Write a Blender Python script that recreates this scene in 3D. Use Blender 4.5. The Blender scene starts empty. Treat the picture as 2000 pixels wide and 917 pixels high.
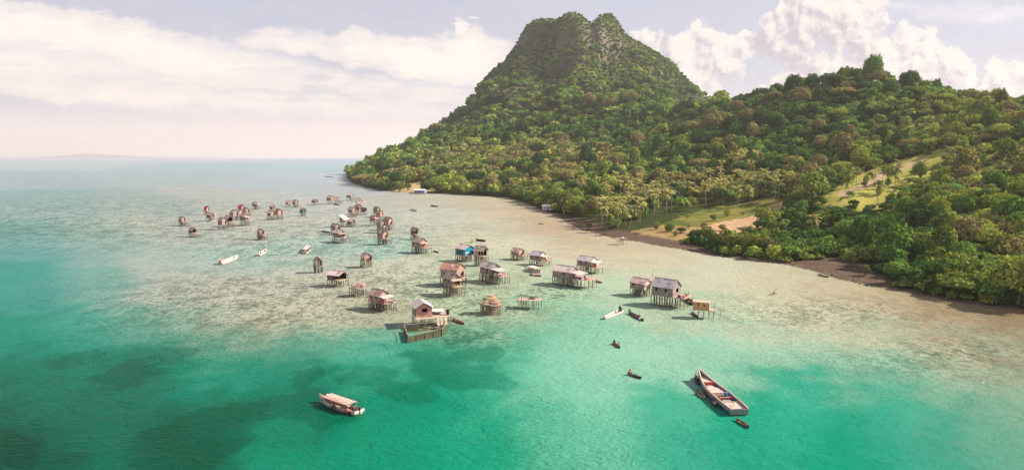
import bpy, math, random
import numpy as np
from mathutils import Matrix, Vector

# ------------------------------------------------------------------ camera, sky, sun, exposure
scene = bpy.context.scene
COL = scene.collection
CAM_H = 36.0
FPX = 1300.0                                   # focal length in pixels of the 2000 px wide photograph
PITCH = math.atan((458.5 - 306.6) / FPX)
cp, sp = math.cos(PITCH), math.sin(PITCH)
cam_d = bpy.data.cameras.new('camera')
cam_d.sensor_fit = 'HORIZONTAL'
cam_d.sensor_width = 36.0
cam_d.lens = 36.0 * FPX / 2000.0
cam_d.clip_start = 0.5
cam_d.clip_end = 90000.0
cam = bpy.data.objects.new('camera', cam_d)
cam.location = (0, 0, CAM_H)
cam.rotation_euler = (math.pi / 2 - PITCH, 0, 0)
COL.objects.link(cam)
scene.camera = cam

SUN_EL, SUN_AZ = math.radians(37), math.radians(81)      # azimuth from +Y towards +X: from the right, a little beyond the huts
SUN_DIR = Vector((math.sin(SUN_AZ) * math.cos(SUN_EL), math.cos(SUN_AZ) * math.cos(SUN_EL), math.sin(SUN_EL)))
sun_d = bpy.data.lights.new('sun', 'SUN')
sun_d.energy = 5.0
sun_d.angle = math.radians(0.5)
sun_d.color = (1.0, 0.87, 0.74)
sun = bpy.data.objects.new('sun', sun_d)
sun.rotation_euler = SUN_DIR.to_track_quat('Z', 'Y').to_euler()
COL.objects.link(sun)
scene.view_settings.view_transform = 'Standard'
scene.view_settings.look = 'None'
scene.view_settings.exposure = 1.10
scene.view_settings.gamma = 1.0
scene.view_settings.use_curve_mapping = False
scene.cycles.max_bounces = 6
scene.cycles.diffuse_bounces = 2
scene.cycles.glossy_bounces = 2
scene.cycles.transmission_bounces = 2
scene.cycles.transparent_max_bounces = 8
scene.cycles.volume_bounces = 0
scene.cycles.caustics_reflective = False
scene.cycles.caustics_refractive = False
SKY_STRENGTH = 0.075
CLOUD_STRENGTH = 0.475
HAZE_DENSITY = 0.000068
WATER_GAIN = np.array((2.2, 2.0, 1.86))                               # picture value of a white sheet lying flat in this light


def ray(px, py):
    u, v = (px - 1000) / FPX, (458.5 - py) / FPX
    d = cp + v * sp
    return u / d, (-sp + v * cp) / d


def at(px, py, z=0.0):
    p, q = ray(px, py)
    t = (z - CAM_H) / q
    return Vector((p * t, t, z))


def wp(px, py, Y):
    p, q = ray(px, py)
    return p * Y, Y, CAM_H + q * Y


def proj(X, Y, Z):
    d = Y * cp - (Z - CAM_H) * sp
    up = Y * sp + (Z - CAM_H) * cp
    return 1000 + FPX * X / d, 458.5 - FPX * up / d


# ---- node helper: arithmetic on sockets
class S:
    def __init__(self, g, sock):
        self.g, self.s = g, sock

    def _m(self, op, *a, clamp=False):
        n = self.g.nodes.new('ShaderNodeMath')
        n.operation = op
        n.use_clamp = clamp
        for i, x in enumerate((self,) + a):
            if isinstance(x, S):
                self.g.links.new(x.s, n.inputs[i])
            else:
                n.inputs[i].default_value = float(x)
        return S(self.g, n.outputs[0])

    def __add__(self, o): return self._m('ADD', o)
    def __radd__(self, o): return self._m('ADD', o)
    def __sub__(self, o): return self._m('SUBTRACT', o)
    def __rsub__(self, o): return (self * -1.0) + o
    def __mul__(self, o): return self._m('MULTIPLY', o)
    def __rmul__(self, o): return self._m('MULTIPLY', o)
    def __truediv__(self, o): return self._m('DIVIDE', o)
    def max(self, o): return self._m('MAXIMUM', o)
    def min(self, o): return self._m('MINIMUM', o)
    def smax(self, o, k): return self._m('SMOOTH_MAX', o, k)
    def abs(self): return self._m('ABSOLUTE')
    def pow(self, o): return self._m('POWER', o)
    def clamp(self): return self._m('ADD', 0.0, clamp=True)

    def step(self, a, b):
        n = self.g.nodes.new('ShaderNodeMapRange')
        n.interpolation_type = 'SMOOTHSTEP'
        self.g.links.new(self.s, n.inputs['Value'])
        n.inputs['From Min'].default_value = a
        n.inputs['From Max'].default_value = b
        return S(self.g, n.outputs['Result'])


def combine(g, x, y, z=0.0):
    n = g.nodes.new('ShaderNodeCombineXYZ')
    for i, v in enumerate((x, y, z)):
        if isinstance(v, S):
            g.links.new(v.s, n.inputs[i])
        else:
            n.inputs[i].default_value = v
    return S(g, n.outputs[0])


def noise(g, vec, scale, detail=4.0, rough=0.55, dist=0.0, dim='3D'):
    n = g.nodes.new('ShaderNodeTexNoise')
    n.noise_dimensions = dim
    if vec is not None:
        g.links.new(vec.s, n.inputs['Vector'])
    n.inputs['Scale'].default_value = scale
    n.inputs['Detail'].default_value = detail
    n.inputs['Roughness'].default_value = rough
    n.inputs['Distortion'].default_value = dist
    return S(g, n.outputs[0])


def mixc(g, f, a, b, blend='MIX'):
    n = g.nodes.new('ShaderNodeMix')
    n.data_type = 'RGBA'
    n.blend_type = blend
    for i, v in ((0, f), (6, a), (7, b)):
        if isinstance(v, S):
            g.links.new(v.s, n.inputs[i])
        elif i == 0:
            n.inputs[0].default_value = v
        else:
            n.inputs[i].default_value = (*v[:3], 1.0)
    return S(g, n.outputs[2])


# ---- world: Nishita sky behind a milky veil, streaks and a cumulus bank, all fixed in direction
world = bpy.data.worlds.new('World')
scene.world = world
world.use_nodes = True
world.cycles.sampling_method = 'NONE'
wg = world.node_tree
wg.nodes.clear()
sky = wg.nodes.new('ShaderNodeTexSky')
sky.sky_type = 'NISHITA'
sky.sun_disc = False
sky.sun_elevation = SUN_EL
sky.sun_rotation = SUN_AZ
sky.altitude = 30
sky.air_density = 1.0
sky.dust_density = 2.0
bg_sky = wg.nodes.new('ShaderNodeBackground')
wg.links.new(sky.outputs[0], bg_sky.inputs[0])
bg_sky.inputs[1].default_value = SKY_STRENGTH
tc = wg.nodes.new('ShaderNodeTexCoord')
sep = wg.nodes.new('ShaderNodeSeparateXYZ')
wg.links.new(tc.outputs['Generated'], sep.inputs[0])
dx, dy, dz = (S(wg, sep.outputs[i]) for i in range(3))
ay = dy.abs().max(0.08)
P0, Q0 = dx / ay, dz / ay


def pq(px, py):
    return ray(px, py)


CUMULUS = [(1600, 10, 80), (1668, 48, 74), (1545, 78, 58), (1724, 100, 66), (1788, 122, 64), (1858, 158, 56), (1640, 125, 80), (1578, 165, 66),
           (1700, 172, 86), (1960, 172, 60), (2045, 160, 80), (1500, 58, 24), (1335, 108, 66), (1278, 96, 44), (1412, 122, 56), (1370, 160, 60),
           (1496, 188, 24), (1462, 100, 36), (1270, 150, 60)]


def cumulus(P, Q, w1, w2, n2):
    p, q = P + (w1 - 0.5) * 0.05, Q + (w2 - 0.5) * 0.05
    h = None
    for cx, cy, r in CUMULUS:
        a, b = pq(cx, cy)
        ex, ey = p - a, q - b
        t = (ex * ex + ey * ey) * (-FPX * FPX / (r * r * 1.3))
        h = t if h is None else h.smax(t, 0.06)
    return h + n2


def billow(P, Q):
    n = wg.nodes.new('ShaderNodeTexVoronoi')
    n.voronoi_dimensions = '2D'
    n.feature = 'SMOOTH_F1'
    n.inputs['Scale'].default_value = 20.0
    n.inputs['Smoothness'].default_value = 0.6
    n.inputs['Detail'].default_value = 3.0
    n.inputs['Roughness'].default_value = 0.62
    wg.links.new(combine(wg, P, Q).s, n.inputs['Vector'])
    return S(wg, n.outputs['Distance'])


v0 = combine(wg, P0, Q0, 0.0)
wn = wg.nodes.new('ShaderNodeTexNoise')
wn.noise_dimensions = '2D'
wg.links.new(v0.s, wn.inputs['Vector'])
wn.inputs['Scale'].default_value = 15.0
wn.inputs['Detail'].default_value = 4.0
wn.inputs['Roughness'].default_value = 0.6
sc_ = wg.nodes.new('ShaderNodeSeparateColor')
wg.links.new(wn.outputs['Color'], sc_.inputs[0])
wa, wb = S(wg, sc_.outputs[0]), S(wg, sc_.outputs[1])
fl = (wa + wb - 1.0) * 0.95
LX, LY = 0.017, 0.017
b0 = 0.55 - billow(P0 + (wa - 0.5) * 0.03, Q0 + (wb - 0.5) * 0.03)
b1 = 0.55 - billow(P0 + LX * 0.5 + (wa - 0.5) * 0.03, Q0 + LY * 0.5 + (wb - 0.5) * 0.03)
hc = cumulus(P0, Q0, wa, wb, b0 * 0.9 + fl) + 1.0
hl = cumulus(P0 + LX, Q0 + LY, wa, wb, b1 * 0.9 + fl) + 1.0
cum_d = hc.step(-0.14, 0.16)
cum_l = (0.50 + (hc - hl) * 0.55 + (b0 - b1) * 0.35 + (wa - 0.5) * 0.9).step(0.12, 0.88)

STREAKS = [(140, 72, 430, 40, 9, 1.0), (330, 112, 250, 44, 10, 1.0), (60, 120, 330, 40, 6, 0.8), (170, 178, 420, 22, 3, 0.75), (820, 118, 230, 34, 9, 1.0),
           (640, 92, 180, 22, 5, 0.7), (905, 110, 90, 40, -6, 1.0), (915, 58, 13, 14, -25, 0.8), (480, 200, 500, 24, 2, 0.45),
           (1950, 30, 260, 22, 4, 0.3), (800, 182, 200, 26, 8, 0.5)]
sn = noise(wg, combine(wg, P0, Q0 * 3.2), 9.0, 5.0, 0.6, dim='2D')
sn2 = noise(wg, combine(wg, P0 * 0.8 + 3.0, Q0 * 4.5), 22.0, 5.0, 0.62, dim='2D')
st = None
wq = Q0 + (wb - 0.5) * 0.045
wpp = P0 + (sn - 0.5) * 0.10
for cx, cy, rx, ry, tilt, amp in STREAKS:
    a, b = pq(cx, cy)
    t = math.radians(tilt)
    ct, s_ = math.cos(t), math.sin(t)
    ex, ey = wpp - a, wq - b
    al = (ex * ct - ey * s_) * (FPX / rx)
    be = (ex * s_ + ey * ct) * (FPX / ry)
    f = (al * al + be * be) * (-0.55 * amp) + amp
    st = f if st is None else st.smax(f, 0.12)
st = st.max(0.0)
streak = ((st * 1.1) + (sn2 - 0.5) * 0.55 * (st * 3.0).min(1.0) + (sn - 0.5) * 0.25).clamp()
low = 1.0 - Q0.step(0.0, 0.12)
veil = (0.84 + (sn - 0.5) * 0.5 + (sn2 - 0.5) * 0.15 + low * 0.3).clamp()
veil_col = mixc(wg, low.clamp(), (0.625, 0.61, 0.71), (1.06, 0.91, 0.87))
streak_col = mixc(wg, (streak + (sn2 - 0.5) * 0.3).clamp(), (0.84, 0.78, 0.80), (1.08, 0.95, 0.87))
col = mixc(wg, streak.step(0.04, 0.55), veil_col, streak_col)
cum_col = mixc(wg, cum_l, (0.60, 0.55, 0.615), (0.985, 0.905, 0.845))
cum_mask = cum_d * Q0.step(-0.02, 0.07)
col = mixc(wg, cum_mask * 0.95, col, cum_col)
fac = (veil.max(streak).max(cum_mask)).clamp()
bg_cloud = wg.nodes.new('ShaderNodeBackground')
wg.links.new(col.s, bg_cloud.inputs[0])
bg_cloud.inputs[1].default_value = CLOUD_STRENGTH
mx = wg.nodes.new('ShaderNodeMixShader')
wg.links.new(fac.s, mx.inputs[0])
wg.links.new(bg_sky.outputs[0], mx.inputs[1])
wg.links.new(bg_cloud.outputs[0], mx.inputs[2])
wo = wg.nodes.new('ShaderNodeOutputWorld')
wg.links.new(mx.outputs[0], wo.inputs[0])

# ------------------------------------------------------------------ helpers: meshes, objects, tags
R = random.Random(11)
NR = np.random.default_rng(5)


def srgb(r, g, b):
    f = lambda c: (c / 12.92 if c <= 0.04045 else ((c + 0.055) / 1.055) ** 2.4)
    return tuple(f(x / 255.0) for x in (r, g, b))


def link(name, data, parent=None, mat=None):
    o = bpy.data.objects.new(name, data)
    COL.objects.link(o)
    if parent is not None:
        o.parent = parent
    if mat is not None and data is not None and not data.materials:
        data.materials.append(mat)
    return o


def tag(o, label=None, cat=None, group=None, kind=None):
    if label: o['label'] = label
    if cat: o['category'] = cat
    if group: o['group'] = group
    if kind: o['kind'] = kind
    return o


def thing(name, label, cat, loc, rz=0.0, group=None):
    o = bpy.data.objects.new(name, None)
    o.empty_display_size = 0.5
    COL.objects.link(o)
    o.location = loc
    o.rotation_euler = (0, 0, rz)
    return tag(o, label, cat, group)


class MB:
    """Collects boxes, bars, tubes and sheets into one mesh."""
    def __init__(self):
        self.v, self.f = [], []

    def add(self, vs, fs, M=None):
        k = len(self.v)
        self.v += [tuple(M @ Vector(p)) if M is not None else tuple(p) for p in vs]
        self.f += [tuple(i + k for i in f) for f in fs]
        return self

    def box(self, x0, x1, y0, y1, z0, z1, M=None):
        vs = [(x0, y0, z0), (x1, y0, z0), (x1, y1, z0), (x0, y1, z0), (x0, y0, z1), (x1, y0, z1), (x1, y1, z1), (x0, y1, z1)]
        return self.add(vs, [(3, 2, 1, 0), (4, 5, 6, 7), (0, 1, 5, 4), (1, 2, 6, 5), (2, 3, 7, 6), (3, 0, 4, 7)], M)

    def tube(self, pts, rad, n=6, cap=True):
        pts = [Vector(p) for p in pts]
        if not isinstance(rad, (list, tuple)):
            rad = [rad] * len(pts)
        vs, fs = [], []
        for i, p in enumerate(pts):
            d = (pts[min(i + 1, len(pts) - 1)] - pts[max(i - 1, 0)]).normalized()
            a = d.orthogonal().normalized() if abs(d.z) > 0.95 or i == 0 else d.cross(Vector((0.3, 0.1, 1))).normalized()
            a = d.cross(Vector((0.31, 0.95, 0.02))).normalized() if abs(d.z) > 0.3 else d.cross(Vector((0, 0, 1))).normalized()
            b = d.cross(a).normalized()
            for k in range(n):
                t = 2 * math.pi * k / n
                vs.append(p + (a * math.cos(t) + b * math.sin(t)) * rad[i])
        for i in range(len(pts) - 1):
            for k in range(n):
                fs.append((i * n + k, i * n + (k + 1) % n, (i + 1) * n + (k + 1) % n, (i + 1) * n + k))
        if cap:
            fs.append(tuple(range(n))[::-1])
            fs.append(tuple(range((len(pts) - 1) * n, len(pts) * n)))
        return self.add(vs, fs)

    def slab(self, quad, t):
        """A thick four-cornered sheet: quad corners, thickness downward along its normal."""
        q = [Vector(p) for p in quad]
        nrm = (q[1] - q[0]).cross(q[3] - q[0]).normalized() * t
        vs = q + [p - nrm for p in q]
        return self.add(vs, [(0, 1, 2, 3), (7, 6, 5, 4), (0, 4, 5, 1), (1, 5, 6, 2), (2, 6, 7, 3), (3, 7, 4, 0)])

    def mesh(self, name, smooth=False):
        me = bpy.data.meshes.new(name)
        me.from_pydata(self.v, [], self.f)
        if smooth:
            me.polygons.foreach_set('use_smooth', [True] * len(me.polygons))
        me.update()
        return me

    def build(self, name, mat, parent=None, smooth=False):
        return link(name, self.mesh(name, smooth), parent, mat)


def np_mesh(name, V, Q, attrs=None, smooth=False, colors=None):
    """V (n,3) vertices and Q (m,4) or (m,3) faces as arrays."""
    me = bpy.data.meshes.new(name)
    k = Q.shape[1]
    me.vertices.add(len(V))
    me.vertices.foreach_set('co', np.ascontiguousarray(V, dtype=np.float32).ravel())
    me.loops.add(Q.size)
    me.loops.foreach_set('vertex_index', np.ascontiguousarray(Q, dtype=np.int32).ravel())
    me.polygons.add(len(Q))
    me.polygons.foreach_set('loop_start', np.arange(0, Q.size, k, dtype=np.int32))
    try:
        me.polygons.foreach_set('loop_total', np.full(len(Q), k, dtype=np.int32))
    except Exception:
        pass
    if smooth:
        me.polygons.foreach_set('use_smooth', np.ones(len(Q), dtype=bool))
    for nm, a in (attrs or {}).items():
        at_ = me.attributes.new(nm, 'FLOAT', 'POINT')
        at_.data.foreach_set('value', np.ascontiguousarray(a, dtype=np.float32))
    for nm, a in (colors or {}).items():
        at_ = me.attributes.new(nm, 'FLOAT_COLOR', 'POINT')
        c4 = np.ones((len(V), 4), dtype=np.float32)
        c4[:, :3] = a
        at_.data.foreach_set('color', c4.ravel())
    me.update(calc_edges=True)
    me.validate()
    return me


def vnoise(x, y, seed=0):
    xi, yi = np.floor(x).astype(np.int64), np.floor(y).astype(np.int64)
    fx, fy = x - xi, y - yi
    fx, fy = fx * fx * (3 - 2 * fx), fy * fy * (3 - 2 * fy)

    def h(a, b):
        n = (a * 374761393 + b * 668265263 + seed * 974634541) & 0x7fffffff
        n = ((n ^ (n >> 13)) * 1274126177) & 0x7fffffff
        return ((n ^ (n >> 16)) & 0xffff) / 65535.0
    return (h(xi, yi) * (1 - fx) + h(xi + 1, yi) * fx) * (1 - fy) + (h(xi, yi + 1) * (1 - fx) + h(xi + 1, yi + 1) * fx) * fy


def fbm(x, y, oct=4, seed=0, gain=0.5):
    s, a, t = 0, 1.0, 0
    for i in range(oct):
        s = s + a * vnoise(x * 2 ** i + 17.3 * i, y * 2 ** i - 9.1 * i, seed + i)
        t += a
        a *= gain
    return s / t


# ------------------------------------------------------------------ materials
def new_mat(name):
    m = bpy.data.materials.new(name)
    m.use_nodes = True
    g = m.node_tree
    b = g.nodes['Principled BSDF']
    return m, g, b


def worn(name, c1, c2, scale=3.0, rough=0.85, stretch=(1, 1, 1), streak=None, spec=0.2):
    """A weathered surface: two colours broken up by noise, finer grain across it and a little bump."""
    m, g, b = new_mat(name)
    t = g.nodes.new('ShaderNodeTexCoord')
    mp = g.nodes.new('ShaderNodeMapping')
    mp.inputs['Scale'].default_value = stretch
    g.links.new(t.outputs['Object'], mp.inputs[0])
    v = S(g, mp.outputs[0])
    n1 = noise(g, v, scale, 5.0, 0.6)
    n2 = noise(g, v, scale * 6, 3.0, 0.6)
    c = mixc(g, n1.step(0.35, 0.65), c1, c2)
    c = mixc(g, n2.step(0.45, 0.8) * 0.35, c, tuple(x * 0.45 for x in c1))
    g.links.new(c.s, b.inputs['Base Color'])
    b.inputs['Roughness'].default_value = rough
    b.inputs['Specular IOR Level'].default_value = spec
    bp = g.nodes.new('ShaderNodeBump')
    bp.inputs['Strength'].default_value = 0.4
    bp.inputs['Distance'].default_value = 0.05
    g.links.new(n2.s, bp.inputs['Height'])
    g.links.new(bp.outputs[0], b.inputs['Normal'])
    return m


MAT = {
    'thatch': worn('thatch', (0.38, 0.28, 0.225), (0.22, 0.165, 0.135), 2.0, 0.95, (1, 6, 1)),
    'palethatch': worn('pale_thatch', (0.50, 0.37, 0.30), (0.31, 0.23, 0.18), 2.0, 0.95, (1, 6, 1)),
    'zinc': worn('zinc_sheet', (0.50, 0.455, 0.46), (0.34, 0.30, 0.305), 1.2, 0.5, (6, 1, 1), spec=0.4),
    'palesheet': worn('pale_sheet', (0.66, 0.54, 0.50), (0.46, 0.37, 0.34), 1.2, 0.6, (5, 1, 1)),
    'pinkroof': worn('pink_roof_sheet', (0.58, 0.41, 0.38), (0.44, 0.30, 0.28), 1.2, 0.6, (5, 1, 1)),
    'rustroof': worn('rusty_roof_sheet', (0.52, 0.25, 0.20), (0.36, 0.19, 0.15), 1.5, 0.7, (5, 1, 1)),
    'crimson': worn('crimson_cloth', (0.58, 0.06, 0.10), (0.45, 0.05, 0.08), 2.0, 0.9),
    'wood': worn('grey_wood', (0.38, 0.285, 0.24), (0.24, 0.18, 0.15), 2.5, 0.9, (1, 1, 5)),
    'darkwood': worn('dark_wood', (0.21, 0.155, 0.13), (0.115, 0.086, 0.072), 2.5, 0.9, (1, 1, 5)),
    'palewood': worn('pale_wood', (0.50, 0.38, 0.30), (0.34, 0.26, 0.20), 2.5, 0.9, (1, 5, 1)),
    'pinkply': worn('pink_plywood', (0.56, 0.28, 0.24), (0.46, 0.22, 0.19), 1.2, 0.85),
    'pinkthatch': worn('pinkish_matting', (0.52, 0.33, 0.28), (0.36, 0.22, 0.18), 2.2, 0.95),
    'greywall': worn('grey_board_wall', (0.34, 0.285, 0.265), (0.21, 0.175, 0.165), 1.8, 0.9, (1, 1, 6)),
    'white': worn('whitewashed_board', (0.74, 0.68, 0.64), (0.60, 0.53, 0.50), 1.5, 0.8),
    'blue': worn('blue_painted_board', (0.0, 0.27, 0.42), (0.0, 0.20, 0.33), 1.2, 0.6),
    'teal': worn('teal_board', (0.01, 0.16, 0.20), (0.01, 0.11, 0.14), 1.2, 0.6),
    'orange': worn('orange_matting', (0.60, 0.32, 0.17), (0.48, 0.25, 0.13), 2.5, 0.9, (5, 5, 1)),
    'stilt': worn('stilt_wood', (0.20, 0.145, 0.12), (0.085, 0.065, 0.055), 2.0, 0.9),
    'palestilt': worn('pale_stilt_wood', (0.36, 0.27, 0.21), (0.20, 0.15, 0.12), 2.0, 0.9),
    'room_shade': worn('painted_room_shade', (0.03, 0.025, 0.022), (0.02, 0.017, 0.015), 2.0, 1.0),  # near-black that paints the shade inside the rooms
    'lilac': worn('lilac_board', (0.30, 0.26, 0.44), (0.24, 0.20, 0.36), 1.5, 0.8),
    'boatwhite': worn('white_boat_paint', (0.62, 0.56, 0.52), (0.44, 0.38, 0.34), 1.0, 0.5, spec=0.4),
    'boatdeck': worn('pale_boat_deck', (0.50, 0.36, 0.30), (0.36, 0.25, 0.20), 1.0, 0.7, (1, 6, 1)),
    'boatgreen': worn('dark_green_boat_paint', (0.03, 0.09, 0.07), (0.02, 0.06, 0.045), 1.5, 0.6),
    'boatblack': worn('dark_boat_wood', (0.055, 0.042, 0.038), (0.035, 0.028, 0.025), 1.5, 0.7),
    'boatbrown': worn('brown_boat_wood', (0.22, 0.12, 0.09), (0.14, 0.08, 0.06), 1.5, 0.7),
    'boatred': worn('red_boat_paint', (0.46, 0.10, 0.08), (0.36, 0.09, 0.07), 1.5, 0.6),
    'boatblue': worn('blue_boat_paint', (0.06, 0.15, 0.32), (0.05, 0.11, 0.24), 1.5, 0.6),
    'paledeck': worn('cream_boat_deck', (0.56, 0.41, 0.345), (0.42, 0.30, 0.25), 1.0, 0.7, (1, 6, 1)),
    'boatslate': worn('slate_boat_paint', (0.10, 0.14, 0.17), (0.07, 0.10, 0.125), 1.5, 0.6),
    'boattin': worn('grey_boat_deck', (0.30, 0.28, 0.27), (0.20, 0.185, 0.18), 2.0, 0.8),
    'motor': worn('black_motor', (0.025, 0.025, 0.028), (0.04, 0.04, 0.042), 3.0, 0.5, spec=0.5),
    'skin': worn('skin', (0.20, 0.105, 0.07), (0.17, 0.085, 0.055), 4.0, 0.6),
    'hair': worn('black_hair', (0.012, 0.01, 0.009), (0.02, 0.016, 0.014), 8.0, 0.6),
    'c_red': worn('red_cloth', (0.55, 0.04, 0.05), (0.42, 0.03, 0.04), 5.0, 0.9),
    'c_blue': worn('blue_cloth', (0.05, 0.10, 0.42), (0.04, 0.08, 0.33), 5.0, 0.9),
    'c_white': worn('white_cloth', (0.72, 0.68, 0.68), (0.58, 0.55, 0.55), 5.0, 0.9),
    'c_dark': worn('dark_cloth', (0.03, 0.03, 0.04), (0.05, 0.045, 0.05), 5.0, 0.9),
    'c_pink': worn('pink_cloth', (0.65, 0.22, 0.26), (0.55, 0.17, 0.20), 5.0, 0.9),
    'c_yellow': worn('yellow_cloth', (0.65, 0.45, 0.10), (0.55, 0.36, 0.08), 5.0, 0.9),
    'bark': worn('bark', (0.16, 0.12, 0.09), (0.09, 0.07, 0.055), 1.5, 0.95, (1, 1, 4)),
    'palmbark': worn('palm_bark', (0.36, 0.29, 0.23), (0.24, 0.19, 0.15), 1.5, 0.95, (1, 1, 4)),
    'net': worn('algae_grown_net', (0.115, 0.110, 0.060), (0.07, 0.072, 0.040), 2.0, 0.95),
    'jug_blue': worn('blue_plastic', (0.04, 0.16, 0.50), (0.03, 0.12, 0.42), 4.0, 0.4, spec=0.4),
    'rock': worn('shore_rock', (0.13, 0.11, 0.10), (0.07, 0.06, 0.055), 1.0, 0.9),
}
# ------------------------------------------------------------------ terrain: shoreline and slopes read off the view, as real ground
SHORE_PX = [(676, 345), (684, 355), (700, 363), (735, 371), (770, 375), (820, 377), (870, 379), (930, 382), (985, 386), (1020, 396), (1050, 408), (1090, 424),
            (1110, 436), (1128, 446), (1160, 455), (1200, 466), (1245, 472), (1290, 481), (1340, 488), (1380, 497), (1440, 506),
            (1500, 512), (1545, 519), (1590, 530), (1640, 546), (1690, 556), (1740, 566), (1800, 579), (1860, 591), (1930, 599), (2000, 607), (2150, 622), (2350, 645)]
shore = [tuple(at(x, y)[:2]) for x, y in SHORE_PX]
shore = [(-250, 1900), (-370, 1560)] + shore + [(210, 118), (330, 90), (700, 60), (1500, 40), (2600, 300), (2600, 1700), (1500, 2100), (300, 2150)]
SH = np.array(shore)

GROUND = []          # (X, Y, Z)


def g(px, py, Y, ht=7.0):
    x, y, z = wp(px, py, Y)
    GROUND.append((x, y, max(z - ht, 0.6)))


for row in [
    (2300, (500, 185), (400, 240), (300, 330), (225, 430)), (2000, (540, 175), (460, 205), (390, 250), (330, 310), (260, 400)),
    (1850, (520, 190), (450, 225), (380, 280), (310, 370), (250, 460), (205, 540)), (1700, (500, 212), (440, 260), (250, 520), (190, 600)),
    (1550, (470, 255), (310, 470), (250, 580), (200, 670)), (1400, (300, 580), (250, 700)), (1480, (330, 470), (270, 590), (215, 720)),
    (1300, (330, 580), (290, 700), (240, 850), (200, 1050)), (1150, (390, 460), (350, 570), (310, 720), (270, 900), (200, 1100)),
    (1230, (350, 540), (305, 690), (255, 860), (200, 1080)),
    (1070, (375, 540), (330, 700), (292, 880), (245, 1060), (190, 1170)),
    (1000, (360, 640), (320, 800), (285, 950), (230, 1120), (170, 1250)), (900, (350, 740), (310, 900), (270, 1080), (235, 1220)),
    (800, (350, 760), (320, 930), (298, 1090)), (730, (345, 880), (322, 1020))]:
    for py, Y in row[1:]:
        g(row[0], py, Y, 7.5 if Y > 330 else 6.0)
for p in [(1700, 385, 330, 1.5), (1640, 375, 340, 1.5), (1760, 325, 415, 1.5), (1300, 430, 330, .8), (1300, 395, 420, 3), (1400, 455, 292, 1), (1400, 412, 375, 1.5), (1450, 398, 400, 1.5),
          (1400, 370, 470, 5), (1500, 415, 340, 1.5), (1530, 397, 365, 2), (1200, 430, 350, .8), (1250, 400, 430, 5), (1580, 420, 310, 6), (1600, 370, 370, 4),
          (1120, 425, 420, 3), (1340, 460, 285, .6)]:
    g(*p)
RIDGES = [(700, 326, 1200, 9), (730, 312, 1200, 9), (765, 297, 1230, 9), (800, 285, 1250, 9), (850, 258, 1300, 9), (885, 228, 1330, 8), (905, 212, 1350, 8), (926, 188, 1380, 7), (946, 155, 1400, 7), (984, 124, 1420, 7),
          (1005, 94, 1430, 6), (1029, 50, 1440, 6), (1050, 40, 1440, 5), (1068, 34, 1450, 4), (1083, 36, 1420, 4), (1095, 31, 1380, 4), (1103, 28, 1362, 3), (1112, 26, 1358, 3), (1122, 25, 1356, 4), (1132, 26, 1358, 3), (1143, 28, 1362, 4), (1154, 38, 1372, 4), (1166, 40, 1490, 4), (1176, 31, 1515, 4), (1188, 27, 1520, 4), (1200, 34, 1520, 4), (1212, 51, 1515, 4),
          (1222, 68, 1510, 5), (1260, 92, 1490, 6), (1300, 118, 1460, 7), (1340, 156, 1430, 7), (1375, 188, 1400, 8),
          (1390, 203, 880, 8), (1440, 192, 830, 8), (1500, 182, 780, 8), (1550, 167, 740, 8), (1600, 168, 700, 8), (1650, 155, 670, 8), (1690, 147, 650, 8), (1740, 153, 630, 8), (1790, 165, 600, 8),
          (1850, 175, 580, 8), (1900, 190, 560, 8), (1945, 200, 540, 8), (2000, 195, 500, 8), (2120, 195, 470, 8), (2300, 195, 440, 8)]
for px, py, Y, ht in RIDGES:
    g(px, py, Y, ht + (4 if Y < 1000 else 5 if py > 60 else 0.5))
    x, y, z = wp(px, py, Y)
    k = 0.55 if Y > 1000 else 0.75
    GROUND.append((x * 1.18, y * 1.18, z * k))
    GROUND.append((x * 1.5, y * 1.5, z * 0.25))
for p in [(1128, 60, 1335, 2), (1138, 105, 1300, 3), (1148, 150, 1250, 5), (1085, 85, 1385, 3), (1082, 130, 1335, 4), (1060, 185, 1250, 7), (1165, 70, 1360, 2), (1185, 95, 1365, 2),
          (1205, 130, 1345, 4), (1230, 165, 1290, 7), (1180, 160, 1270, 7), (1270, 160, 1330, 7), (1310, 195, 1250, 8), (1030, 110, 1390, 4), (1010, 160, 1320, 6), (1110, 95, 1355, 2)]:
    g(*p)
for x, y in shore[3:-8:2]:
    GROUND.append((x, y, 0.2))
for x, y, z in [(2000, 300, 60), (2000, 1200, 40), (900, 2000, 10), (-300, 1700, 0), (0, 2000, 5), (700, 150, 45), (300, 200, 38), (250, 130, 10), (1200, 100, 40)]:
    GROUND.append((x, y, z))
GP = np.array(GROUND)


def uv(X, Y):
    return X / Y * 2.2, np.log(Y) * 1.5


def tps(d2):
    return d2 * np.log(d2 + 1e-9)


gu, gw = uv(GP[:, 0], GP[:, 1])
A = tps((gu[:, None] - gu) ** 2 + (gw[:, None] - gw) ** 2) + np.eye(len(gu)) * 5e-4
Pm = np.stack([np.ones_like(gu), gu, gw], 1)
sysm = np.block([[A, Pm], [Pm.T, np.zeros((3, 3))]])
coef = np.linalg.solve(sysm, np.concatenate([GP[:, 2] / GP[:, 1], np.zeros(3)]))


def slope_height(X, Y):
    u, w = uv(X, Y)
    out = np.full(u.shape, coef[-3]) + coef[-2] * u + coef[-1] * w
    for i in range(len(gu)):
        out += coef[i] * tps((u - gu[i]) ** 2 + (w - gw[i]) ** 2)
    return out * Y


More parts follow.
